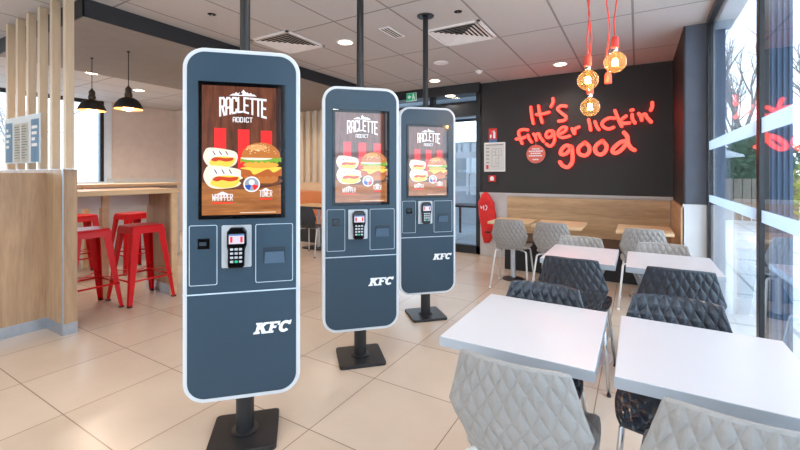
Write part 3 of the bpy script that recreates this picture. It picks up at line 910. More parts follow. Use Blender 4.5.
# ------------------------------------------------------------------ tables
def table(x0, x1, y0, y1, label, group, wood=False):
    cx, cy = (x0 + x1) / 2, (y0 + y1) / 2
    hx, hy = (x1 - x0) / 2, (y1 - y0) / 2
    t = thing('wooden_table' if wood else 'white_table', label, 'table', (cx, cy, 0), 0, group)
    tk = 0.028 if wood else 0.034
    obj('tabletop', MB().box(-hx, hx, -hy, hy, 0.71 - tk, 0.71, 0), M['oak_light'] if wood else M['table_white'], t, bevel=0.002)
    if not wood:
        mb = MB()
        e = 0.0008
        mb.box(-hx - e, hx + e, -hy - e, -hy, 0.71 - tk, 0.7085).box(-hx - e, hx + e, hy, hy + e, 0.71 - tk, 0.7085).box(-hx - e, -hx, -hy, hy, 0.71 - tk, 0.7085).box(hx, hx + e, -hy, hy, 0.71 - tk, 0.7085)
        obj('edge_band', mb, M['table_edge'], t)
    obj('under_plate', MB().box(-0.15, 0.15, -0.15, 0.15, 0.71 - tk - 0.006, 0.71 - tk), M['column'], t)
    obj('column', MB().lathe([(0.03, 0.018), (0.03, 0.71 - tk - 0.006)], n=20), M['column'], t, smooth=True)
    rb = 0.13 if wood else 0.19
    obj('base', MB().lathe([(0.0, 0), (rb, 0), (rb, 0.006), (0.08, 0.012), (0.034, 0.022), (0, 0.022)], n=28), M['black'] if wood else M['column'], t)
    return t
GW = 'white pedestal tables by the windows'
table(-0.595, -0.105, 1.272, 1.842, 'front left white table with a grey edge, fully in view', GW)
table(-0.055, 0.425, 1.272, 1.830, 'front right white table running out of the picture', GW)
table(-0.565, -0.118, 2.80, 3.40, 'rear left white table behind the charcoal chairs', GW)
table(-0.060, 0.420, 2.80, 3.37, 'rear right white table beside the window', GW)
GT = 'small wooden tables along the wall bench'
table(-1.53, -1.06, 4.60, 5.12, 'small wooden table at the left end of the bench by the red cover', GT, True)
table(-1.01, -0.50, 4.52, 5.12, 'small wooden table in the middle of the bench', GT, True)
table(-0.185, 0.300, 4.52, 5.12, 'small wooden table at the right end of the bench by the corner', GT, True)

# bench along the dark wall
t = thing('wall_bench', 'long built-in bench with oak back panel and black base under the red writing', 'bench', (-0.65, 5.6, 0))
obj('base', MB().box(-0.88, 1.00, -0.28, 0.40, 0.0, 0.36), M['pad'], t)
obj('seat', MB().box(-0.88, 1.00, -0.30, 0.40, 0.36, 0.40), M['dark_seat'], t, bevel=0.008)
obj('back_panel', MB().box(-1.04, 1.005, 0.405, 0.425, 0.40, 0.935), M['oak_x'], t, bevel=0.002)

# ------------------------------------------------------------------ glowing writing on the dark wall
LET = {
 'I': [[(-1.343, 2.256), (-1.332, 2.138), (-1.308, 2.012)]],
 't': [[(-1.236, 2.264), (-1.219, 2.158), (-1.184, 2.018)], [(-1.265, 2.14), (-1.17, 2.143), (-1.088, 2.16)]],
 'apostrophe': [[(-1.036, 2.351), (-1.033, 2.301), (-1.063, 2.239)]],
 's': [[(-0.86, 2.226), (-0.926, 2.237), (-0.973, 2.196), (-0.913, 2.127), (-0.863, 2.081), (-0.88, 2.033), (-0.959, 2.022)]],
 'f': [[(-1.389, 1.924), (-1.469, 1.933), (-1.52, 1.899), (-1.506, 1.823), (-1.469, 1.725)], [(-1.557, 1.796), (-1.484, 1.8), (-1.425, 1.82)]],
 'i': [[(-1.385, 1.847), (-1.368, 1.795), (-1.332, 1.742)]],
 'n': [[(-1.304, 1.858), (-1.275, 1.813), (-1.265, 1.768)], [(-1.285, 1.835), (-1.233, 1.861), (-1.212, 1.81), (-1.163, 1.742)]],
 'g': [[(-1.04, 1.887), (-1.095, 1.89), (-1.129, 1.849), (-1.115, 1.798), (-1.054, 1.816), (-1.031, 1.88), (-1.013, 1.786), (-1.027, 1.715), (-1.074, 1.671), (-1.126, 1.705)]],
 'e': [[(-0.953, 1.833), (-0.873, 1.878), (-0.86, 1.927), (-0.913, 1.93), (-0.959, 1.883), (-0.966, 1.826), (-0.913, 1.788), (-0.815, 1.805)]],
 'r': [[(-0.782, 1.908), (-0.756, 1.837)], [(-0.75, 1.837), (-0.744, 1.899), (-0.695, 1.924)]],
 'l': [[(-0.573, 2.019), (-0.557, 1.943), (-0.548, 1.874)]],
 'i2': [[(-0.493, 1.986), (-0.475, 1.924), (-0.447, 1.875)]],
 'c': [[(-0.26, 2.015), (-0.324, 2.022), (-0.384, 1.992), (-0.41, 1.947), (-0.378, 1.898), (-0.324, 1.877), (-0.271, 1.896)]],
 'k': [[(-0.254, 2.116), (-0.225, 2.028), (-0.201, 1.96), (-0.175, 1.903)], [(-0.127, 2.034), (-0.173, 1.998), (-0.201, 1.963), (-0.15, 1.941), (-0.087, 1.942)]],
 'i3': [[(-0.068, 2.106), (-0.05, 2.11)], [(-0.057, 2.048), (-0.053, 1.989), (-0.025, 1.938)]],
 'n2': [[(0.017, 2.056), (0.041, 2.009), (0.05, 1.969)], [(0.044, 2.015), (0.085, 2.044), (0.109, 1.997), (0.153, 1.939)]],
 'apostrophe2': [[(0.164, 2.184), (0.164, 2.133), (0.148, 2.09)]],
 'g2': [[(-0.795, 1.657), (-0.86, 1.674), (-0.92, 1.619), (-0.929, 1.556), (-0.873, 1.554), (-0.821, 1.602), (-0.793, 1.657), (-0.776, 1.552), (-0.782, 1.44), (-0.834, 1.371), (-0.9, 1.386), (-0.942, 1.443)]],
 'o': [[(-0.617, 1.706), (-0.674, 1.667), (-0.705, 1.613), (-0.686, 1.55), (-0.617, 1.527), (-0.567, 1.574), (-0.567, 1.649), (-0.617, 1.706)]],
 'o2': [[(-0.402, 1.718), (-0.463, 1.68), (-0.495, 1.62), (-0.475, 1.558), (-0.42, 1.536), (-0.372, 1.575), (-0.354, 1.649), (-0.402, 1.718)]],
 'd': [[(-0.144, 1.707), (-0.196, 1.689), (-0.265, 1.626), (-0.283, 1.573), (-0.242, 1.552), (-0.178, 1.596), (-0.127, 1.673), (-0.115, 1.719)], [(-0.15, 1.819), (-0.113, 1.765), (-0.104, 1.679), (-0.07, 1.613), (-0.031, 1.585)]],
}
def smooth_path(p, k=5):
    if len(p) < 3: return [tuple(q) for q in p]
    out = []
    n = len(p)
    for i in range(n - 1):
        p0, p1, p2, p3 = p[max(0, i - 1)], p[i], p[i + 1], p[min(n - 1, i + 2)]
        for j in range(k):
            f = j / k
            out.append(tuple(0.5 * (2 * p1[c] + (p2[c] - p0[c]) * f + (2 * p0[c] - 5 * p1[c] + 4 * p2[c] - p3[c]) * f * f + (3 * p1[c] - p0[c] - 3 * p2[c] + p3[c]) * f ** 3) for c in (0, 1)))
    out.append(tuple(p[-1]))
    return out
def brush(mb, pts, hw, y0, y1, mi_face, mi_side):
    """a rounded felt-pen stroke cut from sheet: flat face and straight sides"""
    pts = smooth_path(pts)
    n = len(pts)
    L_, R_ = [], []
    for i in range(n):
        a, b = pts[max(0, i - 1)], pts[min(n - 1, i + 1)]
        dx, dz = b[0] - a[0], b[1] - a[1]
        l = math.hypot(dx, dz) or 1
        nx, nz = -dz / l, dx / l
        L_.append((pts[i][0] + nx * hw, pts[i][1] + nz * hw))
        R_.append((pts[i][0] - nx * hw, pts[i][1] - nz * hw))
    def capp(c, frm, sgn):
        a0 = math.atan2(frm[1] - c[1], frm[0] - c[0])
        return [(c[0] + hw * math.cos(a0 + sgn * PI * k / 6), c[1] + hw * math.sin(a0 + sgn * PI * k / 6)) for k in range(1, 6)]
    for i in range(n - 1):
        q = [L_[i], L_[i + 1], R_[i + 1], R_[i]]
        mb.add([(a, y0, b) for a, b in q], [(0, 1, 2, 3)], mi_face)
        mb.add([(L_[i][0], y0, L_[i][1]), (L_[i + 1][0], y0, L_[i + 1][1]), (L_[i + 1][0], y1, L_[i + 1][1]), (L_[i][0], y1, L_[i][1])], [(0, 1, 2, 3)], mi_side)
        mb.add([(R_[i][0], y0, R_[i][1]), (R_[i + 1][0], y0, R_[i + 1][1]), (R_[i + 1][0], y1, R_[i + 1][1]), (R_[i][0], y1, R_[i][1])], [(0, 1, 2, 3)], mi_side)
    for c, p, q, sg in ((pts[0], L_[0], R_[0], 1), (pts[-1], R_[-1], L_[-1], 1)):
        arc = [p] + capp(c, p, sg) + [q]
        m = len(arc)
        mb.add([(a, y0, b) for a, b in arc], [tuple(range(m))], mi_face)
        for k in range(m - 1):
            mb.add([(arc[k][0], y0, arc[k][1]), (arc[k + 1][0], y0, arc[k + 1][1]), (arc[k + 1][0], y1, arc[k + 1][1]), (arc[k][0], y1, arc[k][1])], [(0, 1, 2, 3)], mi_side)
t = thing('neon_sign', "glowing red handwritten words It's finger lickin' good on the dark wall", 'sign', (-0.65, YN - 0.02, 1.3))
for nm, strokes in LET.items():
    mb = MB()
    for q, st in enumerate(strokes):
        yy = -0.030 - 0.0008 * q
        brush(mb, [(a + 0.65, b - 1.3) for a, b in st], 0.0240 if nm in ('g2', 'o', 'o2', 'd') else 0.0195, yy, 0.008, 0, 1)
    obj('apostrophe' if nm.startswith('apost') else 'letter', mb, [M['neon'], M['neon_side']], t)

# notices on the dark wall
t = thing('notice_disc', 'round coral hanging notice with white lettering below the word finger', 'sign', (-1.278, YN - 0.012, 1.565))
obj('disc', MB().prism([(0.135 * math.cos(2 * PI * k / 40), 0.135 * math.sin(2 * PI * k / 40)) for k in range(40)], XZ, -0.006, 0), pmat('coral_notice', (222, 108, 92), 0.5), t)
obj('hanging_thread', MB().tube([(0, -0.004, 0.13), (0, -0.002, 0.22)], 0.0015, 5), M['white_plastic'], t)
for z, w_ in ((0.075, 0.05), (0.042, 0.10), (0.010, 0.075), (-0.025, 0.10), (-0.080, 0.045)):
    mb = MB()
    x = -w_
    rs = random.Random(int(z * 1000))
    while x < w_ - 0.012:
        l_ = rs.uniform(0.014, 0.034)
        mb.box(x, min(w_, x + l_), -0.0075, -0.006, z - 0.009, z + 0.009)
        x += l_ + 0.005
    obj('lettering_line', mb, M['logo_white'], t)

t = thing('evacuation_plan', 'white framed evacuation plan hanging on the dark wall above the red call point', 'sign', (-1.895, YN - 0.002, 1.535))
obj('frame', MB().box(-0.165, 0.165, -0.018, 0, -0.225, 0.225), M['white_plastic'], t, bevel=0.003)
sh = obj('plan_sheet', MB().box(-0.150, 0.150, -0.0195, -0.018, -0.210, 0.210), M['paper'], t)
mb = MB().box(-0.135, 0.135, -0.0205, -0.0195, 0.180, 0.192)
def ring(x0, x1, z0, z1, w_=0.003): mb.box(x0, x1, -0.0205, -0.0195, z0, z0 + w_).box(x0, x1, -0.0205, -0.0195, z1 - w_, z1).box(x0, x0 + w_, -0.0205, -0.0195, z0, z1).box(x1 - w_, x1, -0.0205, -0.0195, z0, z1)
ring(-0.04, 0.07, -0.15, 0.13); ring(-0.04, 0.02, 0.02, 0.08); ring(0.02, 0.07, -0.10, -0.02); ring(0.02, 0.11, 0.02, 0.13)
obj('plan_drawing', mb, M['ink'], sh)
mb = MB()
for k in range(5): mb.box(-0.130, -0.085, -0.0205, -0.0195, 0.13 - k * 0.055, 0.142 - k * 0.055)
obj('plan_text', mb, M['ink'], sh)
obj('plan_key', MB().box(-0.130, -0.095, -0.0207, -0.0195, -0.185, -0.125), M['red_paint'], sh)
t = thing('fire_sign', 'small red extinguisher pictogram sign with blue foot above the evacuation plan', 'sign', (-1.925, YN - 0.002, 1.87))
obj('red_field', MB().box(-0.065, 0.065, -0.004, 0, -0.06, 0.11), M['red_paint'], t)
obj('blue_field', MB().box(-0.065, 0.065, -0.004, 0, -0.105, -0.06), M['blue_paint'], t)
mb = MB().prism(rrect(0.005, 0.04, -0.045, 0.055, 0.010, 3), XZ, -0.0055, -0.004).box(0.015, 0.030, -0.0055, -0.004, 0.05, 0.075).prism([(-0.015, 0.05), (0.012, 0.068), (0.012, 0.075), (-0.02, 0.058)], XZ, -0.0055, -0.004)
obj('extinguisher_pictogram', mb, M['logo_white'], t)
mb = MB().prism([(-0.045, -0.04), (-0.025, -0.04), (-0.018, 0.0), (-0.03, 0.03), (-0.048, 0.0)], XZ, -0.0055, -0.004)
obj('flame_pictogram', mb, M['logo_white'], t)
t = thing('fire_call_point', 'small red break-glass call point below the evacuation plan', 'alarm', (-1.93, YN, 1.20))
obj('case', MB().box(-0.055, 0.055, -0.035, 0, -0.05, 0.05), M['red_paint'], t, bevel=0.006)
obj('push_plate', MB().box(-0.028, 0.028, -0.038, -0.035, -0.03, 0.02), M['white_plastic'], t)
obj('pictogram', MB().prism([(-0.03, 0.022), (0, 0.04), (0.03, 0.022)], XZ, -0.038, -0.035), M['white_plastic'], t)

# red fabric cover hanging on the wainscot
t = thing('red_cover', 'red padded fabric cover with white emblem hanging left of the wooden tables', 'equipment cover', (-1.97, YN - 0.03, 0.0))
prof_c = [(-0.065, -0.035, 0.990), (-0.105, 0.005, 0.96), (-0.135, 0.050, 0.90), (-0.160, 0.090, 0.83), (-0.160, 0.110, 0.74), (-0.145, 0.125, 0.64), (-0.130, 0.130, 0.54), (-0.118, 0.115, 0.44), (-0.105, 0.08, 0.34), (-0.09, 0.04, 0.25), (-0.075, 0.01, 0.21)]
vsl, fs = [], []
n = 14
for a, b, z in prof_c:
    dpt = 0.11 * (0.5 + 0.5 * math.sin(PI * min(1, (1.0 - z) / 0.8))) + 0.02
    for k in range(n):
        an = 2 * PI * k / n
        vsl.append(((a + b) / 2 + (b - a) / 2 * math.cos(an) * (1 + 0.05 * math.sin(z * 40)), -dpt / 2 + dpt / 2 * math.sin(an) - 0.002, z))
for i in range(len(prof_c) - 1):
    for k in range(n): fs.append((i * n + k, i * n + (k + 1) % n, (i + 1) * n + (k + 1) % n, (i + 1) * n + k))
fs += [tuple(range(n))[::-1], tuple((len(prof_c) - 1) * n + k for k in range(n))]
obj('cover', MB().add(vsl, fs), M['red_cloth'], t, smooth=True)
obj('strap', MB().tube([(-0.15, -0.08, 0.84), (-0.08, -0.128, 0.85), (0.0, -0.120, 0.86), (0.05, -0.09, 0.83)], 0.008, 6), M['red_cloth'], t, smooth=True)
def cu_(x0, z0, pts): return [(x0 + a, -0.150 + 0.012, z0 + b) for a, b in pts]
mb = MB().tube([(-0.105, -0.118, 0.78), (-0.085, -0.128, 0.74), (-0.07, -0.130, 0.77)], 0.006, 5).tube([(-0.05, -0.133, 0.79), (-0.045, -0.134, 0.72)], 0.006, 5).tube([(-0.02, -0.134, 0.80), (0.005, -0.133, 0.77), (-0.005, -0.134, 0.73), (-0.02, -0.134, 0.72)], 0.006, 5)
obj('emblem', mb, M['logo_white'], t)
obj('buckle', MB().box(-0.02, 0.05, -0.138, -0.105, 0.375, 0.40), M['black'], t)

# ------------------------------------------------------------------ red cord bulb pendants
def bulb_pendant(x, y, z, label, bare=False, sag=0.02):
    t = thing('bulb_pendant', label, 'pendant lamp', (x, y, ZC), 0, None if bare else 'globe bulbs on coral red cords')
    h = ZC - z
    top = h - (0.125 if not bare else 0.05)
    path = [(sag * math.sin(k * 1.3) * (k / 10) * (1 - k / 10) * 2, 0, -top * k / 10) for k in range(11)]
    obj('cord', MB().tube(path, 0.0045, 8), M['cord_red'], t, smooth=True)
    obj('ceiling_cup', MB().lathe([(0, -0.03), (0.02, -0.03), (0.03, 0), (0, 0)], n=16), M['cord_red'], t)
    ex = path[-1][0]
    so = obj('socket', MB().lathe([(0.006, 0.035), (0.016, 0.03), (0.021, 0.015), (0.022, -0.035), (0.0, -0.035)], (ex, 0, -top), 18), M['cord_red'], t, smooth=False)
    if bare: return t
    cz = -h
    obj('bulb_cap', MB().lathe([(0.014, 0), (0.016, -0.012), (0.014, -0.024)], (ex, 0, cz + 0.088), 16), M['chrome'], t, smooth=True)
    prof_b = [(0.015, 0.066)] + [(0.0625 * math.sin(R(a)), 0.0625 * math.cos(R(a))) for a in range(16, 181, 10)] + [(0.0001, -0.0625)]
    obj('glass_globe', MB().lathe(prof_b, (ex, 0, cz), 28), M['bulb_glass'], t, smooth=True)
    mb = MB()
    for k in range(6):
        a0 = 2 * PI * k / 6
        mb.tube([(ex + 0.009 * math.cos(a0), 0.009 * math.sin(a0), cz + 0.022), (ex + 0.016 * math.cos(a0 + 0.5), 0.016 * math.sin(a0 + 0.5), cz - 0.020)], 0.0022, 5)
    obj('filament', mb, M['filament'], t)
    obj('glass_stem', MB().lathe([(0.008, 0.06), (0.004, 0.03), (0.003, -0.022), (0, -0.024)], (ex, 0, cz), 10), M['bulb_glass'], t, smooth=True)
    l = bpy.data.lights.new('bulb_light', 'POINT')
    l.energy = 3.0
    l.color = (1, 0.66, 0.34)
    l.shadow_soft_size = 0.02
    lo = bpy.data.objects.new('lamp', l)
    COL.objects.link(lo)
    lo.parent = t
    lo.location = (ex, 0, cz)
    return t
bulb_pendant(-0.266, 2.75, 1.865, 'upper left glowing globe bulb on a coral cord before the dark wall')
bulb_pendant(-0.275, 2.98, 1.731, 'lowest glowing globe bulb hanging over the word lickin')
bulb_pendant(-0.115, 2.725, 1.950, 'highest glowing globe bulb, rightmost of the hanging cluster')
bulb_pendant(-0.161, 2.873, 1.842, 'empty coral red socket on its cord between the lit bulbs', True)

# ------------------------------------------------------------------ left: partition, slats, counter, stools, pendants
t = thing('oak_partition', 'oak partition with steel kick plate carrying tall pale slats at the left edge', 'partition', (-4.2, 1.39, 0))
obj('end_panel', MB().box(-1.6, 0.32, -0.06, 0.035, 0.09, 1.312), M['oak_z'], t)
obj('side_panel', MB().box(-0.06, 0.0, -2.4, -0.06, 0.09, 1.285), M['oak_z'], t)
obj('kick_plate', MB().box(-1.6, 0.322, -0.062, 0.037, 0.0, 0.09).box(-0.062, 0.002, -2.4, -0.062, 0.0, 0.09), M['steel'], t)
obj('corner_trim', MB().box(0.312, 0.3235, -0.0635, -0.055, 0.0, 1.314).box(-1.6, 0.32, -0.061, 0.036, 1.312, 1.315), M['steel'], t)
for k in range(6):
    x = -3.858 - 0.2555 * k
    obj('slat', MB().box(-0.026, 0.026, -0.028, 0.028, 1.316, ZC - 0.003), M['slat'], t, bevel=0.002, loc=(x + 4.2, -0.03, 0))

t = thing('slat_notice', 'pale blue translucent printed notice fixed in front of the slats', 'poster', (-4.66, 1.31, 1.56))
obj('acrylic_sheet', MB().box(-0.42, 0.42, -0.006, 0, -0.19, 0.225), film_mat('pale_blue_print', (224, 234, 240), 0.8), t)
obj('blue_column', MB().box(-0.39, -0.22, -0.0075, -0.006, -0.18, 0.18), film_mat('blue_print', (140, 176, 202), 0.7), t)
obj('blue_column', MB().box(0.22, 0.39, -0.0075, -0.006, -0.18, 0.18), film_mat('blue_print', (140, 176, 202), 0.7), t)
cream_f = film_mat('cream_print', (226, 218, 202), 0.8)
for x0, x1 in ((-0.17, -0.02), (0.0, 0.16)): obj('cream_column', MB().box(x0, x1, -0.0075, -0.006, -0.18, 0.16), cream_f, t)
mb = MB()
rs = random.Random(5)
for x0, x1 in ((-0.16, -0.03), (0.01, 0.15)):
    for k in range(13):
        mb.box(x0, x0 + (x1 - x0) * rs.uniform(0.5, 1), -0.0085, -0.0075, 0.13 - k * 0.023, 0.137 - k * 0.023)
obj('printed_lines', mb, film_mat('grey_print', (150, 160, 168), 0.7), t)
for x0 in (-0.37, 0.24):
    for k in range(4): obj('white_line', MB().box(x0, x0 + rs.uniform(0.05, 0.12), -0.0085, -0.0075, 0.10 - k * 0.05, 0.125 - k * 0.05), M['paper'], t)

t = thing('bar_counter', 'high pale oak bar counter with the two nearest red stools', 'counter', (-4.48, 1.95, 0))
obj('worktop', MB().box(-0.28, 0.28, -0.47, 0.50, 1.075, 1.12), M['oak_light_y'], t, bevel=0.003)
obj('end_panel', MB().box(-0.27, 0.23, 0.44, 0.48, 0.10, 1.075), M['oak_z'], t)
obj('end_post', MB().box(0.23, 0.265, 0.42, 0.48, 0.0, 1.075), M['oak_light'], t)
obj('kick_plate', MB().box(-0.27, 0.228, 0.436, 0.484, 0.0, 0.10), M['steel'], t)
obj('apron', MB().box(-0.24, -0.22, -0.47, 0.44, 0.93, 1.075), M['plaster'], t)
obj('support_leg', MB().box(-0.27, -0.20, -0.02, 0.04, 0.0, 1.075), M['oak_light'], t)

t = thing('window_counter', 'second high oak counter farther back before the beige wall', 'counter', (-6.6, 2.7, 0))
obj('worktop', MB().box(-0.28, 0.28, -1.2, 1.0, 1.09, 1.13), M['oak_light_y'], t, bevel=0.003)
obj('back_panel', MB().box(-0.27, -0.25, -1.2, 1.0, 0.0, 1.09), M['plaster'], t)
obj('end_panel', MB().box(-0.27, 0.27, 0.95, 0.99, 0.0, 1.09), M['plaster'], t)
obj('support_leg', MB().box(0.18, 0.25, -0.30, -0.24, 0.0, 1.09), M['oak_light'], t)

def stool():
    t = thing('bar_stool', '', 'stool', group='red metal bar stools')
    mb = MB().prism(rrect(-0.155, 0.155, -0.155, 0.155, 0.045, 5), lambda a, b, d: (a, b, d), 0.735, 0.76)
    obj('seat', mb, M['stool_red'], t, bevel=0.010, seg=3)
    sk = MB()
    for a in range(4):
        c, s_ = math.cos(a * PI / 2), math.sin(a * PI / 2)
        def tr(x, y, z): return (x * c - y * s_, x * s_ + y * c, z)
        sk.add([tr(-0.145, -0.150, 0.74), tr(0.145, -0.150, 0.74), tr(0.155, -0.158, 0.685), tr(-0.155, -0.158, 0.685), tr(-0.145, -0.142, 0.74), tr(0.145, -0.142, 0.74), tr(0.155, -0.150, 0.685), tr(-0.155, -0.150, 0.685)],
               [(0, 1, 2, 3), (7, 6, 5, 4), (3, 2, 6, 7), (0, 3, 7, 4), (1, 5, 6, 2)])
    obj('seat_skirt', sk, M['stool_red'], t)
    for a in range(4):
        c, s_ = math.cos(a * PI / 2), math.sin(a * PI / 2)
        def tr(x, y, z): return (x * c - y * s_, x * s_ + y * c, z)
        mb = MB()
        tx, bx_ = 0.150, 0.225      # outer corner at top and at the floor
        wt, wb = 0.075, 0.034
        rows = []
        for z, f in ((0.745, 0), (0.50, 0.33), (0.25, 0.66), (0.02, 0.98), (0.0, 1.0)):
            o_ = tx + (bx_ - tx) * f
            w_ = wt + (wb - wt) * f
            rows.append([(o_ - w_, o_ - 0.0), (o_ - 0.008, o_), (o_, o_ - 0.008), (o_, o_ - w_), (o_ - 0.005, o_ - w_), (o_ - 0.006, o_ - 0.009), (o_ - 0.009, o_ - 0.006), (o_ - w_, o_ - 0.005)])
            rows[-1] = [tr(p[0], p[1], z) for p in rows[-1]]
        vsl = [p for r in rows for p in r]
        fs = []
        for i in range(len(rows) - 1):
            for k in range(8): fs.append((i * 8 + k, i * 8 + (k + 1) % 8, (i + 1) * 8 + (k + 1) % 8, (i + 1) * 8 + k))
        fs += [tuple(range(8))[::-1], tuple((len(rows) - 1) * 8 + k for k in range(8))]
        lg = obj('leg', mb.add(vsl, fs), M['stool_red'], t)
        obj('rubber_foot', MB().box(-0.017, 0.017, -0.017, 0.017, 0.0, 0.015), M['black'], lg, loc=tr(0.210, 0.210, 0.0))
        hz, e = 0.235, 0.200
        obj('footrest_bar', MB().tube([tr(-e, e - 0.004, hz), tr(e, e - 0.004, hz)], 0.009, 8), M['stool_red'], t, smooth=True)
    # diagonal cross braces
    obj('cross_brace', MB().box(-0.25, 0.25, -0.010, 0.010, 0.30, 0.304), M['stool_red'], t, rotz=R(45))
    obj('cross_brace', MB().box(-0.25, 0.25, -0.010, 0.010, 0.304, 0.308), M['stool_red'], t, rotz=R(-45))
    return t
s1 = stool()
s1.location = (-4.365, 2.147, 0)
s1['label'] = 'red metal bar stool fully in view at the oak counter, left of the front kiosk'
dup(s1, (-4.46, 1.70, 0), 0, 'red metal bar stool cut off by the end of the oak partition')
dup(s1, (-5.75, 2.72, 0), R(4), 'red metal bar stool farther back, seen beneath the oak counter')
dup(s1, (-6.0, 2.22, 0), R(-3), 'red metal bar stool farthest left, its corner just right of the partition')

def dome_pendant(x, y, zt, zb, label):
    t = thing('dome_pendant', label, 'pendant lamp', (x, y, zt), 0, 'black industrial dome pendants')
    h = zt - zb
    obj('cord', MB().tube([(0, 0, 0), (0, 0, -h + 0.22)], 0.004, 6), M['cord_black'], t)
    obj('ceiling_rose', MB().lathe([(0, -0.012), (0.012, -0.012), (0.014, 0), (0, 0)], n=16), M['cord_black'], t)
    mb = MB().lathe([(0.004, 0.245), (0.012, 0.23), (0.026, 0.215), (0.030, 0.20), (0.030, 0.165), (0.036, 0.155), (0.036, 0.125)], (0, 0, -h), 20)
    obj('lamp_cap', mb, pmat('aged_bronze', (80, 66, 52), 0.35, 0.7), t, smooth=False)
    obj('yoke', MB().box(-0.040, -0.034, -0.006, 0.006, -h + 0.12, -h + 0.20).box(0.034, 0.040, -0.006, 0.006, -h + 0.12, -h + 0.20).box(-0.04, 0.04, -0.006, 0.006, -h + 0.197, -h + 0.203), M['black'], t)
    pr_ = [(0.030, 0.118), (0.052, 0.113), (0.082, 0.095), (0.106, 0.064), (0.122, 0.034), (0.129, 0.008), (0.131, 0.0)]
    sh = obj('lamp_shade', MB().lathe(pr_, (0, 0, -h), 32), M['black'], t, smooth=True)
    obj('shade_lining', MB().lathe([(r - 0.003, z - 0.003) for r, z in pr_], (0, 0, -h), 32), M['shade_in'], sh, smooth=True)
    obj('bulb', MB().lathe([(0.012, 0.10), (0.02, 0.07)] + [(0.048 * math.sin(R(a)), 0.022 + 0.048 * math.cos(R(a))) for a in range(25, 181, 15)], (0, 0, -h), 20), M['bulb_warm'], t, smooth=True)
    l = bpy.data.lights.new('pendant_light', 'POINT')
    l.energy = 5.0
    l.color = (1, 0.75, 0.5)
    l.shadow_soft_size = 0.05
    lo = bpy.data.objects.new('lamp', l)
    COL.objects.link(lo)
    lo.parent = t
    lo.location = (0, 0, -h - 0.05)
dome_pendant(-5.146, 2.023, 2.55, 1.972, 'left black dome pendant lamp over the oak counter')
dome_pendant(-4.546, 2.11, 2.55, 1.952, 'right black dome pendant lamp over the oak counter, nearest the front kiosk')

# lounge seen between the two front kiosks
t = thing('lounge_banquette', 'tan orange leather bench back seen between the two front kiosks', 'bench', (-5.6, 5.85, 0))
obj('base', MB().box(-1.2, 1.2, -0.35, 0.15, 0, 0.30), M['black'], t)
obj('seat', MB().box(-1.2, 1.2, -0.37, 0.12, 0.30, 0.45), M['orange_leather'], t, bevel=0.03, seg=3)
obj('backrest', MB().box(-1.2, 1.2, 0.06, 0.18, 0.45, 0.93), M['orange_leather'], t, bevel=0.03, seg=3)
struct('trim_lounge_oak', MB().box(-6.9, XB - 0.03, YN - 0.01, YN + 0.02, 0.93, 1.10), M['oak_light'])
mb = MB()
x = -6.9
while x < XB - 0.1:
    mb.box(x, x + 0.09, YN - 0.03, YN + 0.02, 1.10, 2.55)
    x += 0.18
struct('trim_ribbed_panel', mb, M['slat'])
t = thing('lounge_table', 'dark-edged oak table before the tan bench, between the front kiosks', 'table', (-4.72, 5.18, 0))
obj('tabletop', MB().box(-0.42, 0.42, -0.28, 0.28, 0.70, 0.735), M['oak_x'], t)
obj('edge', MB().box(-0.425, 0.425, -0.285, -0.28, 0.695, 0.73), M['black'], t)
obj('column', MB().lathe([(0.03, 0.02), (0.03, 0.70)], n=12), M['column'], t)
obj('base', MB().box(-0.2, 0.2, -0.2, 0.2, 0, 0.02), M['black'], t)
cc = copy_tree(cd)
cc.location = (-4.44, 4.74, 0)
cc.rotation_euler = (0, 0, R(8))
cc['label'] = 'black patterned chair with pale legs seen between the two front kiosks'
cc['group'] = 'lounge chairs'
for ch in cc.children:
    if ch.name.startswith('leg'):
        ch.data = ch.data.copy()
        ch.data.materials[0] = M['white_tube']

# ------------------------------------------------------------------ outdoors
struct('ground', MB().box(-40, 40, -40, 60, -0.30, -0.12), M['paving'])
o = struct('trim_terrace', MB().box(-6.0, 0.3, 6.25, 12.0, -0.115, -0.01), M['lobby_floor'])
t = thing('terrace_wall', 'pale concrete wall outside the glass entrance', 'wall', (-3.4, 9.6, -0.01))
obj('slab', MB().box(-1.6, 0.55, 0, 0.2, 0, 2.1), M['concrete'], t)
obj('white_poster', MB().box(-0.35, 0.10, -0.02, 0, 0.75, 1.75), M['white_trim'], t)
t = thing('dark_gate_wall', 'slate grey wall panel outside right of the entrance', 'wall', (-2.4, 8.4, -0.01))
obj('slab', MB().box(-0.25, 0.35, 0, 0.15, 0, 2.0), M['fin'], t)
t = thing('entrance_shade_canopy', 'pale blue corrugated canopy above the entrance outside, enlarged to shade the terrace', 'canopy', (-3.0, 6.3, 2.62))  # canopy made oversized to darken the terrace beyond the glass
mb = MB()
for k in range(22): mb.box(-3.2 + k * 0.28, -3.2 + k * 0.28 + 0.27, 0.0, 3.0, 0, 0.02)
obj('decking', mb, M['lobby_floor'], t)
mb = MB()
for y in (0.7, 1.5, 2.3, 2.95): mb.box(-3.2, 2.95, y, y + 0.05, -0.06, 0.0)
obj('beam', mb, M['black_frame'], t)
mb = MB()
for x in (-3.1, 2.85): mb.box(x, x + 0.05, 2.95, 3.0, -2.62, 0.0)
obj('post', mb, M['black_frame'], t)
t = thing('terrace_table', 'low black metal table outside beyond the glass entrance', 'table', (-2.98, 7.9, -0.01))
obj('tabletop', MB().box(-0.40, 0.45, -0.3, 0.3, 0.60, 0.64), M['black'], t)
for x in (-0.36, 0.38):
    for y in (-0.26, 0.22): obj('leg', MB().box(x, x + 0.04, y, y + 0.04, 0, 0.60), M['black'], t)

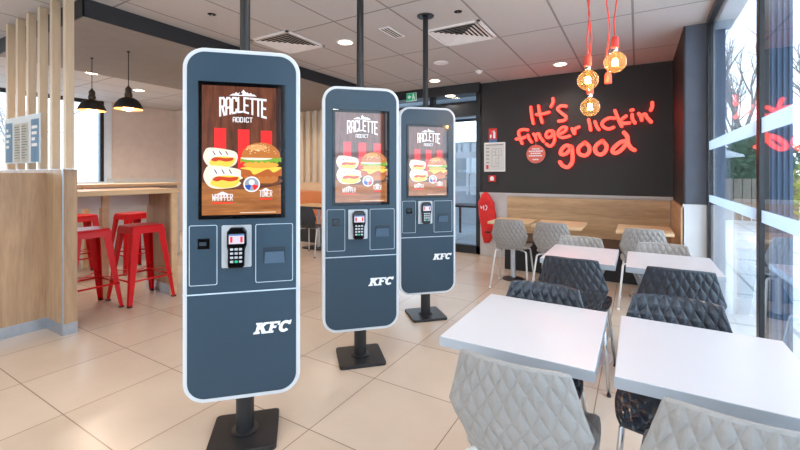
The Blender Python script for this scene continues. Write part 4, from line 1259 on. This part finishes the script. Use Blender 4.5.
def bare_tree(x, y, h, seed, label, spread=0.33, group='leafless trees outside the windows'):
    rs = random.Random(seed)
    t = thing('bare_tree', label, 'tree', (x, y, -0.12), 0, group)
    tr_, br_ = MB(), MB()
    def grow(p, d, l, r, dep):
        q = p + d * l
        mid = (p + q) / 2 + Vector((rs.uniform(-1, 1), rs.uniform(-1, 1), 0)) * l * 0.05
        (tr_ if dep == 0 else br_).tube([p, mid, q], [r, r * 0.85, r * 0.7], 5 if dep else 8, cap=False)
        if dep >= 5: return
        for k in range(3 if dep < 4 else 2):
            nd = (d + Vector((rs.uniform(-1, 1), rs.uniform(-1, 1), rs.uniform(-0.1, 0.6))) * (spread + 0.08 * dep)).normalized()
            grow(p + d * l * rs.uniform(0.65, 1.0) if k else q, nd, l * rs.uniform(0.62, 0.82), r * 0.62, dep + 1)
    grow(Vector((0, 0, 0)), Vector((0, 0, 1)), h * 0.30, h * 0.016, 0)
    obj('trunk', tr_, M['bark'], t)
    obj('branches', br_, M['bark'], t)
def bush(x, y, rx, ry, h, n, mat, seed, name, label):
    rs = random.Random(seed)
    t = thing(name, label, 'shrub', (x, y, -0.12))
    mb = MB()
    for k in range(n):
        a, b, rr = rs.uniform(0, 2 * PI), rs.uniform(-1, 1), rs.uniform(0.75, 1.05)
        c = math.sqrt(1 - b * b)
        p = Vector((rx * rr * c * math.cos(a), ry * rr * c * math.sin(a), h / 2 + h / 2 * rr * b + rs.uniform(-0.05, 0.05)))
        u = Vector((rs.gauss(0, 1), rs.gauss(0, 1), rs.gauss(0, 1))).normalized()
        v = u.orthogonal().normalized()
        s_ = h * rs.uniform(0.022, 0.05)
        mb.add([p - u * s_, p + v * s_ * 0.5, p + u * s_, p - v * s_ * 0.5], [(0, 1, 2, 3)])
    obj('foliage', mb, mat, t)
    obj('core', MB().lathe([(0.0, 0.0)] + [(rx * 0.78 * math.sin(R(a)), h / 2 - h * 0.42 * math.cos(R(a))) for a in range(15, 180, 15)] + [(0.0, h * 0.92)], (0, 0, 0), 12), mat, t)
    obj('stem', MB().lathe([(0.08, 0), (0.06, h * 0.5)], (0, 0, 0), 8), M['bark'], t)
bare_tree(3.6, 20.5, 8.0, 11, 'tall slim leafless tree seen through the pane beside the pillar', 0.24)
bare_tree(4.1, 15.5, 6.0, 5, 'leafless tree with wide branches seen at the right edge of the window', 0.42)
bare_tree(4.3, 27.0, 8.0, 9, 'distant leafless tree beyond the hedge outside the right window', 0.4)
bush(3.5, 18.0, 1.3, 1.3, 3.0, 1500, M['leaf'], 2, 'evergreen_bush', 'dense evergreen bush seen through the window above the low frosted band')
bush(1.4, 21.5, 1.3, 1.2, 2.9, 1000, M['leaf'], 3, 'evergreen_bush', 'smaller distant evergreen bush just right of the pillar outside')
bush(4.0, 13.6, 0.7, 0.9, 2.0, 900, M['leaf_y'], 4, 'yellow_bush', 'yellowish bush at the right edge outside the window')
t = thing('garden_parasol', 'open pale parasol outside the window in front of the evergreen bush', 'parasol', (0.95, 13.6, -0.12))
obj('canopy', MB().lathe([(0.0, 2.30), (0.9, 2.10), (1.45, 1.90), (1.47, 1.84)], n=8), M['parasol'], t)
obj('pole', MB().lathe([(0.025, 0), (0.025, 2.3)], n=8), M['galv'], t)
obj('base', MB().box(-0.3, 0.3, -0.3, 0.3, 0, 0.06), M['galv'], t)
t = thing('timber_fence', 'grey timber board fence outside behind the parasol', 'fence', (3.4, 14.8, -0.12))
mb = MB()
for k in range(22): mb.box(-2.0 + k * 0.2, -2.0 + k * 0.2 + 0.17, 0, 0.03, 0.05, 1.25)
obj('boards', mb, M['fence'], t)
for k in range(3): obj('post', MB().box(-2.0 + k * 2.1, -1.9 + k * 2.1, 0.03, 0.13, 0, 1.35), M['fence'], t)

bare_tree(-20.0, 5.4, 4.6, 21, 'leafless tree outside the left window behind the counter', 0.36)
bare_tree(-22.0, 1.0, 4.6, 23, 'leafless tree outside seen between the pale slats', 0.36)
t = thing('street_lamp', 'thin curved street lamp outside the left window', 'street lamp', (-22.0, 7.6, -0.12))
obj('pole', MB().tube([(0, 0, 0), (0, 0, 3.6), (0.05, 0.1, 3.95), (0.3, 0.5, 4.25), (0.5, 0.9, 4.3)], 0.035, 8), M['galv'], t, smooth=True)
obj('lamp_head', MB().box(0.42, 0.60, 0.85, 1.35, 4.27, 4.33), M['galv'], t)
o = obj('overhead_wire', MB().tube([(-22.2, -12, 3.2), (-22.2, 0, 3.0), (-22.2, 16, 3.25)], 0.02, 5), M['galv'])
tag(o, 'thin overhead wire crossing the left window view', 'wire')
